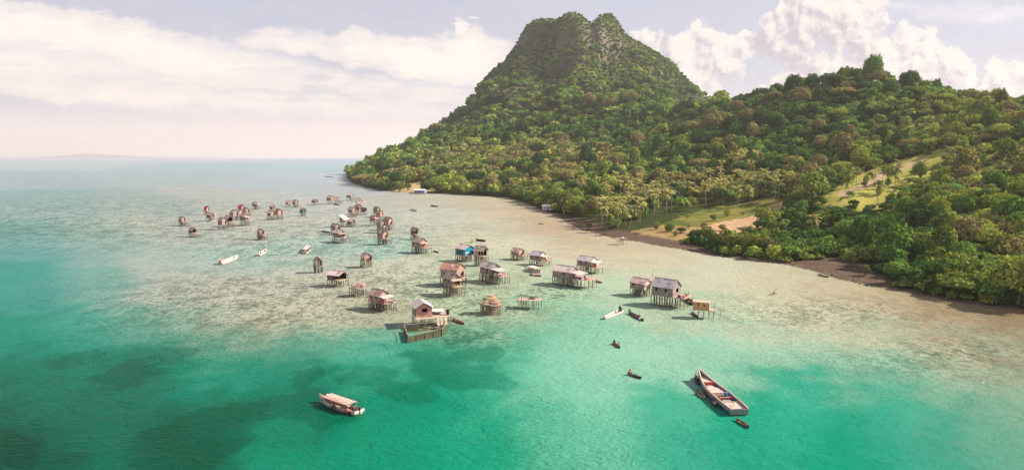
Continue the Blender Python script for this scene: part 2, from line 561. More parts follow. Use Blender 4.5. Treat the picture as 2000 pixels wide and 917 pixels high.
def inside_dist(X, Y):
    ins = np.zeros(X.shape, bool)
    d2 = np.full(X.shape, 1e18)
    n = len(SH)
    for i in range(n):
        x0, y0 = SH[i]
        x1, y1 = SH[(i + 1) % n]
        c = ((y0 > Y) != (y1 > Y)) & (X < (x1 - x0) * (Y - y0) / (y1 - y0 + 1e-12) + x0)
        ins ^= c
        ex, ey = x1 - x0, y1 - y0
        t = np.clip(((X - x0) * ex + (Y - y0) * ey) / (ex * ex + ey * ey), 0, 1)
        d2 = np.minimum(d2, (X - x0 - t * ex) ** 2 + (Y - y0 - t * ey) ** 2)
    return ins, np.sqrt(d2)


NU, NW = 420, 400
U = np.linspace(-0.42, 1.45, NU)
W = np.exp(np.linspace(math.log(85), math.log(2300), NW))
YY, UU = np.meshgrid(W, U, indexing='ij')
XX = UU * YY
INS, DIST = inside_dist(XX, YY)
DIST = np.where(INS, np.maximum(DIST + (fbm(XX / 11, YY / 11, 3, 3) - 0.5) * np.minimum(DIST, 7) * 1.6, 0), DIST)
ZR = slope_height(XX, YY)
gully = (fbm(XX / 85, YY / 85, 5, 21) - 0.5) * 2
rid = (1 - np.abs(fbm(XX / 110, YY / 170, 4, 55) * 2 - 1) * 2.2) + (1 - np.abs(fbm(XX / 50, YY / 80, 3, 66) * 2 - 1) * 2.2) * 0.45 - 0.75
fine = (fbm(XX / 14, YY / 14, 4, 40) - 0.5) * 2
ZR = ZR + gully * np.clip(ZR * 0.09, 0, 12) + rid * np.clip((ZR - 40) * 0.13, 0, 17) * np.clip((310 - ZR) / 110, 0.05, 1) + fine * np.clip(ZR * 0.03, 0.15, 3.0)
beach = 0.12 + 0.035 * np.minimum(DIST, 25)
ramp = np.clip(DIST / (8 + 0.018 * YY), 0, 1)
ZL = beach * (1 - ramp) + np.maximum(ZR, beach) * ramp + (fbm(XX / 3.0, YY / 3.0, 3, 9) - 0.5) * 0.25 * np.clip(DIST / 4, 0, 1)
ZZ = np.where(INS, ZL, -0.15 - np.minimum(DIST * 0.03, 2.0))

# the skyline as surveyed: canopy tops along the ridges, less the height of the trees that grow there
SKYLINE = [(690, 330), (700, 322), (725, 312), (750, 300), (800, 279), (850, 253), (885, 226), (905, 209), (925, 186), (945, 152), (965, 134), (985, 120), (1005, 90), (1018, 65), (1030, 46), (1042, 38), (1055, 35), (1070, 34), (1085, 37),
           (1097, 31), (1108, 24), (1120, 22), (1132, 25), (1145, 35), (1155, 45), (1163, 37), (1173, 27), (1185, 24), (1196, 27), (1205, 36), (1214, 52), (1224, 66), (1240, 76), (1262, 88), (1282, 99), (1300, 113), (1320, 131), (1340, 152), (1362, 172), (1385, 193),
           (1400, 195), (1440, 186), (1500, 175), (1550, 160), (1580, 157), (1600, 160), (1650, 147), (1690, 136), (1740, 146), (1790, 158), (1850, 167), (1900, 181), (1940, 192), (1965, 187), (2000, 182), (2100, 184)]
tn = np.where(INS, (ZZ - CAM_H) / YY, -1.0)
am = tn.argmax(0)
cj = np.arange(NU)
rz, ry = ZZ[am, cj], YY[am, cj]
rpx, _ = proj(XX[am, cj], ry, rz)
tgt = ray(0, np.interp(rpx, [p[0] for p in SKYLINE], [p[1] for p in SKYLINE]))[1] - np.interp(rz, [0, 120, 200, 270, 330], [9.5, 9.0, 8.0, 5.5, 5.0]) / ry
corr = np.where((rpx > 692) & (rpx < 2060), tgt - tn[am, cj], 0.0)
wgt = np.clip((ZZ / np.maximum(rz, 1.0) - 0.55) / 0.35, 0, 1)
ZZ = np.where(INS, ZZ + corr * YY * wgt * wgt * (3 - 2 * wgt), ZZ)


def ground_z(X, Y):
    """Height of the terrain sheet at world points (bilinear on its own grid)."""
    X, Y = np.asarray(X, float), np.asarray(Y, float)
    fu = np.clip((X / Y - U[0]) / (U[1] - U[0]), 0, NU - 1.001)
    fw = np.clip((np.log(Y) - math.log(W[0])) / (math.log(W[1]) - math.log(W[0])), 0, NW - 1.001)
    i, j = fw.astype(int), fu.astype(int)
    a, b = fw - i, fu - j
    return (ZZ[i, j] * (1 - b) + ZZ[i, j + 1] * b) * (1 - a) + (ZZ[i + 1, j] * (1 - b) + ZZ[i + 1, j + 1] * b) * a


def in_poly(px, py, poly):
    ins = np.zeros(np.shape(px), bool)
    n = len(poly)
    for i in range(n):
        x0, y0 = poly[i]
        x1, y1 = poly[(i + 1) % n]
        if y0 != y1:
            ins ^= ((y0 > py) != (y1 > py)) & (px < (x1 - x0) * (py - y0) / (y1 - y0) + x0)
    return ins


# clearings and bare ground, outlined on the ground they cover
MEADOW = [(1262, 452), (1290, 436), (1330, 420), (1400, 402), (1500, 391), (1545, 388), (1545, 402), (1510, 418), (1492, 440), (1440, 462), (1400, 470), (1330, 472), (1285, 464)]
PATH = [(1335, 455), (1400, 436), (1480, 420), (1530, 392), (1552, 392), (1515, 424), (1490, 447), (1440, 455), (1380, 462)]
HILLPATH = [(1600, 394), (1640, 360), (1700, 332), (1765, 310), (1842, 288), (1866, 298), (1818, 345), (1758, 374), (1720, 407), (1655, 414)]
HILLSAND = [(1632, 380), (1668, 360), (1720, 338), (1800, 306), (1806, 318), (1735, 346), (1682, 372), (1650, 388)]
UPPER = [(1735, 262), (1780, 238), (1850, 228), (1885, 236), (1840, 254), (1780, 272)]
SCRUB = [(1835, 340), (1860, 300), (2040, 265), (2100, 300), (2060, 350), (1950, 345), (1880, 352)]
FAROPEN = [(765, 372), (790, 360), (830, 356), (855, 362), (850, 372), (800, 377)]
MUD = [(1085, 424), (1130, 420), (1190, 444), (1255, 458), (1330, 473), (1400, 489), (1400, 500), (1290, 488), (1180, 472), (1095, 448)]
MUD2 = [(1535, 524), (1560, 508), (1610, 505), (1690, 516), (1730, 538), (1745, 560), (1735, 578), (1650, 560)]
OPENG = [(1195, 452), (1235, 430), (1330, 415), (1400, 402), (1500, 391), (1545, 388), (1545, 402), (1510, 418), (1492, 440), (1440, 466), (1400, 476), (1330, 476), (1270, 466), (1230, 466)]
PXG, PYG = proj(XX, YY, ZZ)
nz = fbm(XX / 6, YY / 6, 4, 77)
nz2 = fbm(XX / 25, YY / 25, 4, 31)
jx, jy = (nz - 0.5) * 26, (nz2 - 0.5) * 14
C = np.zeros(XX.shape + (3,))
dark, under = np.array((0.030, 0.045, 0.016)), np.array((0.060, 0.075, 0.024))
C[:] = dark * (1 - nz2[..., None]) + under * nz2[..., None]


def paint(mask, c, amt=1.0):
    m = (mask * amt)[..., None]
    C[:] = C * (1 - m) + np.array(c) * m * (0.75 + 0.5 * nz[..., None])


jxx, jyy = PXG + jx, PYG + jy
nz3 = fbm(XX / 9, YY / 9, 4, 123)[..., None]
C[:] = np.where((in_poly(jxx, jyy, MEADOW))[..., None], np.array((0.24, 0.21, 0.055)) * np.clip((nz3 - .35) * 3.5, 0, 1) + np.array((0.085, 0.115, 0.030)) * (1 - np.clip((nz3 - .35) * 3.5, 0, 1)), C)
C[:] = np.where((in_poly(jxx, jyy, [(1235, 452), (1290, 440), (1350, 440), (1400, 452), (1380, 470), (1290, 470)]) & INS)[..., None], np.array((0.30, 0.215, 0.10)) * (0.6 + 0.8 * nz3), C)
paint(in_poly(jxx, jyy, HILLPATH), (0.36, 0.34, 0.085))
paint(in_poly(jxx, jyy, UPPER), (0.30, 0.26, 0.09))
paint(in_poly(jxx, jyy, SCRUB), (0.20, 0.20, 0.055))
paint(in_poly(jxx, jyy, FAROPEN), (0.42, 0.34, 0.15))
paint(in_poly(jxx, jyy, PATH), (0.48, 0.31, 0.19))
paint(in_poly(jxx, jyy, HILLSAND), (0.46, 0.34, 0.20))
sl = np.hypot(*np.gradient(ZZ, axis=(0, 1))) / np.maximum(0.0083 * YY, 0.1)
rock = (np.clip((ZZ - 150) / 120, 0, 1) * np.clip((nz2 - 0.42) * 5, 0, 1))
paint(np.clip((ZZ - 130) / 100, 0, 1) * 0.7, (0.085, 0.105, 0.04))
paint(rock * 0.8, (0.21, 0.18, 0.155))
ROCK1 = [(1138, 72), (1162, 58), (1192, 80), (1216, 118), (1190, 122), (1152, 104)]
ROCK2 = [(1088, 108), (1120, 100), (1150, 112), (1152, 140), (1118, 146), (1092, 132)]
ROCK3 = [(978, 182), (1000, 168), (1018, 172), (1010, 192), (985, 196)]
crag = in_poly(PXG + jx * .5, PYG + jy * .5, ROCK1) | in_poly(PXG + jx * .5, PYG + jy * .5, ROCK2) | in_poly(PXG + jx * .5, PYG + jy * .5, ROCK3)
stria = fbm(XX / 4, ZZ / 16, 4, 88)
C[:] = np.where(crag[..., None], np.array((0.17, 0.135, 0.125)) * (0.10 + 1.45 * stria[..., None]), C)
shoreband = np.clip(1 - DIST / np.where(YY < 420, 9 + 5 * nz2, 5), 0, 1) ** 0.6 * INS
paint(shoreband, (0.15, 0.10, 0.078))
paint((in_poly(jxx, jyy, MUD) | in_poly(jxx, jyy, MUD2)) & INS, (0.125, 0.086, 0.068))
C[~INS] = (0.40, 0.34, 0.24)
ii = np.arange(NW * NU).reshape(NW, NU)
Qt = np.stack([ii[:-1, :-1], ii[:-1, 1:], ii[1:, 1:], ii[1:, :-1]], -1).reshape(-1, 4)
tm, tg, tb = new_mat('ground_cover')
ca = tg.nodes.new('ShaderNodeAttribute')
ca.attribute_name = 'ground_colour'
tcn = tg.nodes.new('ShaderNodeTexCoord')
ob = S(tg, tcn.outputs['Object'])
n1 = noise(tg, ob, 0.9, 6.0, 0.65)
cc = mixc(tg, n1.step(0.3, 0.7) * 0.55, S(tg, ca.outputs['Color']), (0.028, 0.032, 0.014))
tg.links.new(cc.s, tb.inputs['Base Color'])
tb.inputs['Roughness'].default_value = 1.0
tb.inputs['Specular IOR Level'].default_value = 0.0
bp = tg.nodes.new('ShaderNodeBump')
bp.inputs['Strength'].default_value = 0.8
bp.inputs['Distance'].default_value = 0.5
tg.links.new(n1.s, bp.inputs['Height'])
tg.links.new(bp.outputs[0], tb.inputs['Normal'])
terrain = link('terrain', np_mesh('terrain', np.stack([XX, YY, ZZ], -1).reshape(-1, 3), Qt, smooth=True, colors={'ground_colour': C.reshape(-1, 3)}), None, tm)
tag(terrain, 'forested island rising from a muddy shore to a three-peaked mountain', kind='structure')

# ------------------------------------------------------------------ water: one sheet to the horizon, bed colours with sun glare and sky reflection painted in
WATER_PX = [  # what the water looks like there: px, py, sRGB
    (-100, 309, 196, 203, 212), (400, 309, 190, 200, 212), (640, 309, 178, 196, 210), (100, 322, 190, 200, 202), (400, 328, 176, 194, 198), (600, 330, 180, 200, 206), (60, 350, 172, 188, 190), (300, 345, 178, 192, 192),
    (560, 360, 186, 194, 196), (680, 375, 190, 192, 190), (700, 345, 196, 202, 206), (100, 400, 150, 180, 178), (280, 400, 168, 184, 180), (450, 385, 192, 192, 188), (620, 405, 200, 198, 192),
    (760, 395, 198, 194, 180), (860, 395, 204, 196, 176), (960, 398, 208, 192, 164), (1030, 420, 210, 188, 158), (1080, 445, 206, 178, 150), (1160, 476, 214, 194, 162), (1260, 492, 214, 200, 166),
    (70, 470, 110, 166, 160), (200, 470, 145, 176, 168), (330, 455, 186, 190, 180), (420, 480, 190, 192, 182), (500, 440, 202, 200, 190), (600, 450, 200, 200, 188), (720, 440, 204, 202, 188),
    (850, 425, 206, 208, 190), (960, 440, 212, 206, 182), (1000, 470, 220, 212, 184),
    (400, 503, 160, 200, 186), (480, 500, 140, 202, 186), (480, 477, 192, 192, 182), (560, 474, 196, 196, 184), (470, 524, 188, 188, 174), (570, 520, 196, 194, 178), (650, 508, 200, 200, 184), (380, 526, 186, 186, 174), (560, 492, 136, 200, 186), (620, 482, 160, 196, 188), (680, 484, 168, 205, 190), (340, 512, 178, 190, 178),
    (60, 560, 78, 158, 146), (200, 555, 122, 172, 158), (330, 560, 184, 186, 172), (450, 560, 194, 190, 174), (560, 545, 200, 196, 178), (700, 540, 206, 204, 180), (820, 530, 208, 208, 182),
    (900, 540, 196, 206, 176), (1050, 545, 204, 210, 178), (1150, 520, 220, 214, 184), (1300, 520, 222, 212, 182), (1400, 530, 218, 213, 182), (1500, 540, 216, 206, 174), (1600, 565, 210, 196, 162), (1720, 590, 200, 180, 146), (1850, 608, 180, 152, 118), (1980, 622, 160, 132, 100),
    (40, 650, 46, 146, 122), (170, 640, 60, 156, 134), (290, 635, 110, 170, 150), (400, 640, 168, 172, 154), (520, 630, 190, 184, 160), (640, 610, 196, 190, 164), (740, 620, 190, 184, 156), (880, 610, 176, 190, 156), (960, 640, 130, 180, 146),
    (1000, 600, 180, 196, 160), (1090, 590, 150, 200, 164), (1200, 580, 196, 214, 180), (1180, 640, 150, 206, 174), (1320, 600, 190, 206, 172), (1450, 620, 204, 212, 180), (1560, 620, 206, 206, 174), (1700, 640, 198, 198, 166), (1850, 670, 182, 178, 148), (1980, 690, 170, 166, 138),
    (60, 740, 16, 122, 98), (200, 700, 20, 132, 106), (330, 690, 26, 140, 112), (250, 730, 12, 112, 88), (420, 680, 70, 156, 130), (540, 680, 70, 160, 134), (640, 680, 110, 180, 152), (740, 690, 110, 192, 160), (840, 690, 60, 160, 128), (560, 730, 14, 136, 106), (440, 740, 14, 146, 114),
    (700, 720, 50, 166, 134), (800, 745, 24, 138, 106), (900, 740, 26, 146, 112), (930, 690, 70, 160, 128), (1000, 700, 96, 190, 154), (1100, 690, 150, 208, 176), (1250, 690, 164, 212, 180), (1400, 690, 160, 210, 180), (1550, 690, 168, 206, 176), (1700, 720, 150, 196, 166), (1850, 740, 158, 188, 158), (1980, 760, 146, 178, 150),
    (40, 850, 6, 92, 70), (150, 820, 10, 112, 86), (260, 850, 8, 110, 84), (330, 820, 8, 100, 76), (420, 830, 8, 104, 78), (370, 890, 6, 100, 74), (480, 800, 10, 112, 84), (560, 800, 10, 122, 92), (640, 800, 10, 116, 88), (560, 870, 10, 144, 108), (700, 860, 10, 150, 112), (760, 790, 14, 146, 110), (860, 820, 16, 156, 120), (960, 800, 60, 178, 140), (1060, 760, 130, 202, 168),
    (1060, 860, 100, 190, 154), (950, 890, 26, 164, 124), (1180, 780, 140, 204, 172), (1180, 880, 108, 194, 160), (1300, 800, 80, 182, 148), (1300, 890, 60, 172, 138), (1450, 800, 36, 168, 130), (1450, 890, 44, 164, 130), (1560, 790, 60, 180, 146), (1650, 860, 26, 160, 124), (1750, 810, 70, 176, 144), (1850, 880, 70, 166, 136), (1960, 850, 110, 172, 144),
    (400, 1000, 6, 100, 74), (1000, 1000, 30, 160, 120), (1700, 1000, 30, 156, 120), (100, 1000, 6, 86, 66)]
WR = np.concatenate([np.array([34.0]), np.exp(np.linspace(math.log(62), math.log(900), 330)), np.exp(np.linspace(math.log(920), math.log(26000), 70))])
front = np.linspace(-0.86, 0.86, 420)
back = np.linspace(0.86, 2 * math.pi - 0.86, 40)[1:-1]
TH = np.concatenate([front, back])
RR, TT = np.meshgrid(WR, TH, indexing='ij')
WX, WY = RR * np.sin(TT), RR * np.cos(TT)
wpx, wpy = proj(WX, np.maximum(WY, 20.0), np.zeros_like(WX))
wpx = wpx + (fbm(WX / 14, WY / 14, 4, 61) - 0.5) * 110 * np.clip(120 / RR, 0.25, 1) + (fbm(WX / 3.2, WY / 3.2, 4, 63) - 0.5) * 60 * np.clip(120 / RR, 0.25, 1)
wpy0 = np.clip(wpy, 307, 1200)
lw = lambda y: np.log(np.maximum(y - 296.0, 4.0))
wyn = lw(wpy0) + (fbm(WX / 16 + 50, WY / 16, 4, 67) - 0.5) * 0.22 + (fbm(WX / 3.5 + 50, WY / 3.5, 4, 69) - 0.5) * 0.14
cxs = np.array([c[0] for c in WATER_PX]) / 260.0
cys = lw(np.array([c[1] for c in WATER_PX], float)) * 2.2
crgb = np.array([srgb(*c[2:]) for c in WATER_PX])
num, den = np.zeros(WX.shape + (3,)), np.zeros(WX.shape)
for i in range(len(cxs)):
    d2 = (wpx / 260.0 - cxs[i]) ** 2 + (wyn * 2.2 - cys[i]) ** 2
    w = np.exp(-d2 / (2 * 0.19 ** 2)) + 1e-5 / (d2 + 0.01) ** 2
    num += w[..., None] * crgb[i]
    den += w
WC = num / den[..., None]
# sheet colour less the weak gloss share; glare and other sky reflection stay painted in
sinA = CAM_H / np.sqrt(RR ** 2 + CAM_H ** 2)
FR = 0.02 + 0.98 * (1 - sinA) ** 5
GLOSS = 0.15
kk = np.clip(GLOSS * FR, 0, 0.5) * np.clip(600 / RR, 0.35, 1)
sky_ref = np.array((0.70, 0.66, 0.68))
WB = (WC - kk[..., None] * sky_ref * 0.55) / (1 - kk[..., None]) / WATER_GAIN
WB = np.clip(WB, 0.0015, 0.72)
REEF_PX = [(230, 430, 400, 60), (500, 590, 300, 75), (760, 560, 300, 60), (620, 470, 330, 60), (930, 600, 150, 40), (1090, 572, 90, 20), (1600, 610, 300, 40), (900, 655, 90, 24), (1850, 690, 200, 50), (400, 420, 300, 40)]
reef = np.zeros(WX.shape)
for a, b, c, d in REEF_PX:
    reef = np.maximum(reef, np.exp(-(((wpx - a) / c) ** 2 + ((wpy0 - b) / d) ** 2) * 1.3) * (0.65 if a > 1300 else 1.0))
WEED_PX = [(370, 865, 150, 62, -14), (480, 805, 150, 34, -14), (575, 760, 60, 40, -50), (610, 805, 90, 34, 0), (250, 735, 100, 26, -18), (890, 728, 130, 34, 12), (800, 765, 90, 26, 5), (940, 690, 60, 22, 0),
           (10, 880, 50, 60, 0), (720, 735, 70, 22, 0), (320, 690, 70, 14, -10), (150, 700, 80, 16, -15), (880, 650, 60, 16, 0)]
weed = np.zeros(WX.shape)
for a, b, c, d, tl in WEED_PX:
    tl = math.radians(tl)
    ex, ey = (wpx - a), (wpy0 - b)
    ex, ey = ex * math.cos(tl) + ey * math.sin(tl), -ex * math.sin(tl) + ey * math.cos(tl)
    weed = np.maximum(weed, np.exp(-((ex / c) ** 2 + (ey / d) ** 2) * 0.9))
far = np.clip((RR - 700) / 5000, 0, 1)
ji = np.arange(RR.size).reshape(RR.shape)
nxt = np.roll(ji, -1, axis=1)
Qw = np.stack([ji[:-1], nxt[:-1], nxt[1:], ji[1:]], -1).reshape(-1, 4)
V = np.stack([WX, WY, np.zeros_like(WX)], -1).reshape(-1, 3)
ctr = len(V)
mw = bpy.data.materials.new('lagoon_water')
mw.use_nodes = True
wgr = mw.node_tree
wgr.nodes.clear()
ac = wgr.nodes.new('ShaderNodeAttribute'); ac.attribute_name = 'bed_and_glare_colour'
ar = wgr.nodes.new('ShaderNodeAttribute'); ar.attribute_name = 'reef'
af = wgr.nodes.new('ShaderNodeAttribute'); af.attribute_name = 'offing'
tcw = wgr.nodes.new('ShaderNodeTexCoord')
ow = S(wgr, tcw.outputs['Object'])


def mapped(scale, rz=0.0):
    mp = wgr.nodes.new('ShaderNodeMapping')
    mp.inputs['Scale'].default_value = scale
    mp.inputs['Rotation'].default_value = (0, 0, rz)
    wgr.links.new(ow.s, mp.inputs[0])
    return S(wgr, mp.outputs[0])


bedn = noise(wgr, mapped((0.16, 0.10, 0.1), 0.2), 1.0, 7.0, 0.66, 0.6)
bedn2 = noise(wgr, mapped((0.75, 0.55, 0.1), -0.3), 1.0, 6.0, 0.7, 0.5)
reefs = S(wgr, ar.outputs['Fac'])
patch = (bedn.step(0.48, 0.58) * 0.45 + bedn2.step(0.49, 0.57) * 0.80).clamp() * (reefs * 1.25 + 0.12).min(1.0)
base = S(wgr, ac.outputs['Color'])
tone = bedn.step(0.2, 0.8)
base1 = mixc(wgr, reefs * (0.30 * (1.0 - tone) * 1.0), base, (0.50, 0.51, 0.36))
darkbed = mixc(wgr, 1.0, base1, (0.36, 0.41, 0.38), 'MULTIPLY')
sheetc = mixc(wgr, patch * 1.0, base1, darkbed)
aw = wgr.nodes.new('ShaderNodeAttribute'); aw.attribute_name = 'weed'
wd = noise(wgr, mapped((0.11, 0.09, 0.1), 0.4), 1.0, 7.0, 0.62, 0.8)
weedm = (S(wgr, aw.outputs['Fac']) + (wd - 0.5) * 1.3).step(0.44, 0.60) * 0.78
sheetc = mixc(wgr, weedm, sheetc, mixc(wgr, 1.0, sheetc, (0.45, 0.70, 0.66), 'MULTIPLY'))
soft = noise(wgr, mapped((0.035, 0.02, 0.1)), 1.0, 5.0, 0.6)
sheetc = mixc(wgr, soft.step(0.35, 0.7) * 0.28, sheetc, mixc(wgr, 1.0, sheetc, (0.62, 0.70, 0.70), 'MULTIPLY'))
w1 = noise(wgr, mapped((0.62, 1.0, 0.1), 0.75), 0.80, 3.0, 0.55, 1.4)
w2 = noise(wgr, mapped((0.7, 1.0, 0.1), -0.35), 2.3, 3.0, 0.6, 0.6)
w3 = noise(wgr, mapped((0.3, 0.6, 0.1), 0.35), 0.3, 3.0, 0.6, 0.4)
calm = noise(wgr, mapped((0.02, 0.02, 0.1)), 1.0, 3.0, 0.55)
hgt = (w1 * 1.0 + w2 * 0.35 + w3 * 1.1)
bw = wgr.nodes.new('ShaderNodeBump')
wgr.links.new((calm.step(0.3, 0.65) * 0.6 + 0.45).s, bw.inputs['Strength'])
bw.inputs['Distance'].default_value = 0.45
wgr.links.new(hgt.s, bw.inputs['Height'])
dif = wgr.nodes.new('ShaderNodeBsdfDiffuse')
wgr.links.new(sheetc.s, dif.inputs['Color'])
wgr.links.new(bw.outputs[0], dif.inputs['Normal'])
glo = wgr.nodes.new('ShaderNodeBsdfGlossy')
glo.inputs['Roughness'].default_value = 0.06
wgr.links.new(bw.outputs[0], glo.inputs['Normal'])
fr = wgr.nodes.new('ShaderNodeFresnel')
fr.inputs['IOR'].default_value = 1.33
wgr.links.new(bw.outputs[0], fr.inputs['Normal'])
ff = (S(wgr, fr.outputs[0]) * GLOSS).min(0.5) * (1.0 - S(wgr, af.outputs['Fac']) * 0.6)
mxw = wgr.nodes.new('ShaderNodeMixShader')
wgr.links.new(ff.s, mxw.inputs[0])
wgr.links.new(dif.outputs[0], mxw.inputs[1])
wgr.links.new(glo.outputs[0], mxw.inputs[2])
oo = wgr.nodes.new('ShaderNodeOutputMaterial')
wgr.links.new(mxw.outputs[0], oo.inputs[0])
me = np_mesh('water', V, Qw, {'reef': reef.ravel(), 'weed': weed.ravel(), 'offing': far.ravel()}, True, {'bed_and_glare_colour': WB.reshape(-1, 3)})
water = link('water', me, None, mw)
tag(water, 'emerald to sandy shallow lagoon with reef patches and open sea behind', kind='structure')

# faint islands beyond the sea
hm, hg, hb = new_mat('distant_forest')
hb.inputs['Base Color'].default_value = (0.05, 0.09, 0.07, 1)
hb.inputs['Roughness'].default_value = 1.0
hv, hq = [], []
hx = np.linspace(-0.98, -0.30, 120)
hh = np.zeros_like(hx)
for c, w, a in [(-0.645, 0.03, 190), (-0.60, 0.05, 210), (-0.68, 0.06, 120), (-0.5, 0.1, 60), (-0.88, 0.09, 130), (-0.8, 0.05, 80)]:
    hh += 0.42 * a * np.exp(-((hx - c) / w) ** 2)
hh = hh * (0.75 + 0.5 * fbm(hx * 40, hx * 0, 4, 5)) 
DY = 22500.0
for k, (fy, fz) in enumerate([(0.95, -0.05), (0.98, 0.6), (1.0, 1.0), (1.03, 0.5), (1.06, -0.05)]):
    hv.append(np.stack([hx * DY * fy, np.full_like(hx, DY * fy), hh * fz - 2], -1))
hv = np.concatenate(hv)
hi = np.arange(5 * 120).reshape(5, 120)
hq = np.stack([hi[:-1, :-1], hi[:-1, 1:], hi[1:, 1:], hi[1:, :-1]], -1).reshape(-1, 4)
hills = link('hills', np_mesh('hills', hv, hq, smooth=True), None, hm)
tag(hills, 'faint low islands on the hazy horizon', kind='structure')

# air
hz = MB().box(-29000, 29000, -29000, 29000, -4, 430).build('haze', None)
vm = bpy.data.materials.new('air')
vm.use_nodes = True
vg = vm.node_tree
vg.nodes.clear()
pv = vg.nodes.new('ShaderNodeVolumePrincipled')
pv.inputs['Color'].default_value = (0.96, 0.94, 0.93, 1)
pv.inputs['Density'].default_value = HAZE_DENSITY
pv.inputs['Density Attribute'].default_value = ''
pv.inputs['Color Attribute'].default_value = ''
pv.inputs['Temperature Attribute'].default_value = ''
pv.inputs['Anisotropy'].default_value = 0.2
vo = vg.nodes.new('ShaderNodeOutputMaterial')
vg.links.new(pv.outputs[0], vo.inputs['Volume'])
try:
    vm.cycles.homogeneous_volume = True
except Exception:
    pass
hz.data.materials.append(vm)
tag(hz, 'pale warm haze over the sea and the mountain', kind='stuff')
# ------------------------------------------------------------------ trees: crowns of leaf sprays, trunks with limbs
def crown(rng, nleaf, rx, ry, rz, nlobe, leaf, flat=0.0, z0=0.0, low=-0.25):
    """Leaf sprays laid over the outside of several uneven lobes; returns quads (n,4,3) and a clump value per quad."""
    cen, rad = [], []
    for k in range(nlobe):
        a = rng.uniform(0, 2 * np.pi)
        r = np.sqrt(rng.uniform(0, 1)) * (0.62 if k else 0.15)
        zc = rng.uniform(-0.15, 0.45) * (1 - 0.7 * r) + (0.15 if k == 0 else 0)
        cen.append((r * np.cos(a) * rx, r * np.sin(a) * ry, zc * rz))
        rad.append(rng.uniform(0.26, 0.60) if k else 0.58)
    cen, rad = np.array(cen), np.array(rad)
    out, clump = [], []
    tot = (rad ** 2).sum()
    for k in range(nlobe):
        n = int(nleaf * rad[k] ** 2 / tot)
        d = rng.normal(size=(n * 2, 3))
        d /= np.linalg.norm(d, axis=1)[:, None]
        d = d[d[:, 2] > low - rng.uniform(0, .25, len(d))][:n]
        sc = np.array((rx, ry, rz * (1 - flat))) * rad[k]
        # a broken surface: small bumps on each lobe
        bump = 1 + 0.24 * np.sin(d @ np.array((5.1, 3.7, 4.3)) + k) * np.sin(d @ np.array((-3.3, 6.1, 2.2)) + 2 * k) + rng.normal(0, 0.12, len(d))
        p = cen[k] + d * sc * bump[:, None]
        keep = np.ones(len(p), bool)
        for m in range(nlobe):
            if m != k:
                q = (p - cen[m]) / (np.array((rx, ry, rz * (1 - flat))) * rad[m])
                keep &= (q ** 2).sum(1) > 0.62
        p, d = p[keep], d[keep]
        nrm = d / np.array((rx, ry, rz))
        nrm /= np.linalg.norm(nrm, axis=1)[:, None]
        nrm = nrm + rng.normal(0, 0.42, nrm.shape)
        nrm /= np.linalg.norm(nrm, axis=1)[:, None]
        ref = rng.normal(size=nrm.shape)
        t1 = np.cross(nrm, ref)
        t1 /= np.linalg.norm(t1, axis=1)[:, None] + 1e-9
        t2 = np.cross(nrm, t1)
        s = leaf * rng.uniform(0.6, 1.35, (len(p), 1))
        asp = rng.uniform(0.45, 0.85, (len(p), 1))
        out.append(np.stack([p - t1 * s, p - t2 * s * asp, p + t1 * s, p + t2 * s * asp], 1))
        clump.append(np.clip(0.5 + rng.normal(0, 0.16) + rng.normal(0, 0.14, len(p)), 0, 1))
    Qd = np.concatenate(out)
    Qd[..., 2] += z0
    return Qd, np.concatenate(clump)


def palm_crown(rng, nf=15, L=3.6, seg=6, coarse=False):
    quads = []
    for k in range(nf):
        az = 2 * np.pi * k / nf + rng.uniform(-.2, .2)
        el = rng.choice([1.35, 1.05, 0.7, 0.3, -0.2]) + rng.uniform(-.15, .15)
        l = L * rng.uniform(0.8, 1.1)
        p = np.array((0.0, 0.0, 0.0))
        pts, dirs = [p], []
        e = el
        for i in range(seg):
            d = np.array((np.cos(az) * np.cos(e), np.sin(az) * np.cos(e), np.sin(e)))
            p = p + d * l / seg
            pts.append(p)
            dirs.append(d)
            e -= 0.31 if el > 0.5 else 0.24
        side = np.array((-np.sin(az), np.cos(az), 0))
        for i in range(seg):
            a, b = pts[i], pts[i + 1]
            w0 = 0.60 * np.sin(np.pi * (0.12 + 0.80 * i / seg)) * L / 3.6
            w1 = 0.60 * np.sin(np.pi * (0.12 + 0.80 * (i + 1) / seg)) * L / 3.6
            back = dirs[i] * l / seg * 0.35
            for s in (1, -1):
                q0 = a + side * s * w0 * 0.9 + np.array((0, 0, -w0 * 0.55)) + back
                q1 = b + side * s * w1 * 0.75 + np.array((0, 0, -w1 * 0.5)) - back * 0.35
                quads.append(np.stack([a, q0, q1, b]))
    Qd = np.array(quads)
    return Qd, np.clip(0.5 + NR.normal(0, 0.2, len(Qd)), 0, 1)


def quads_mesh(name, Qd, cl, extra=None):
    n = len(Qd)
    at_ = {'clump': np.repeat(cl, 4)}
    at_.update(extra or {})
    return np_mesh(name, Qd.reshape(-1, 3), np.arange(n * 4).reshape(n, 4), at_)


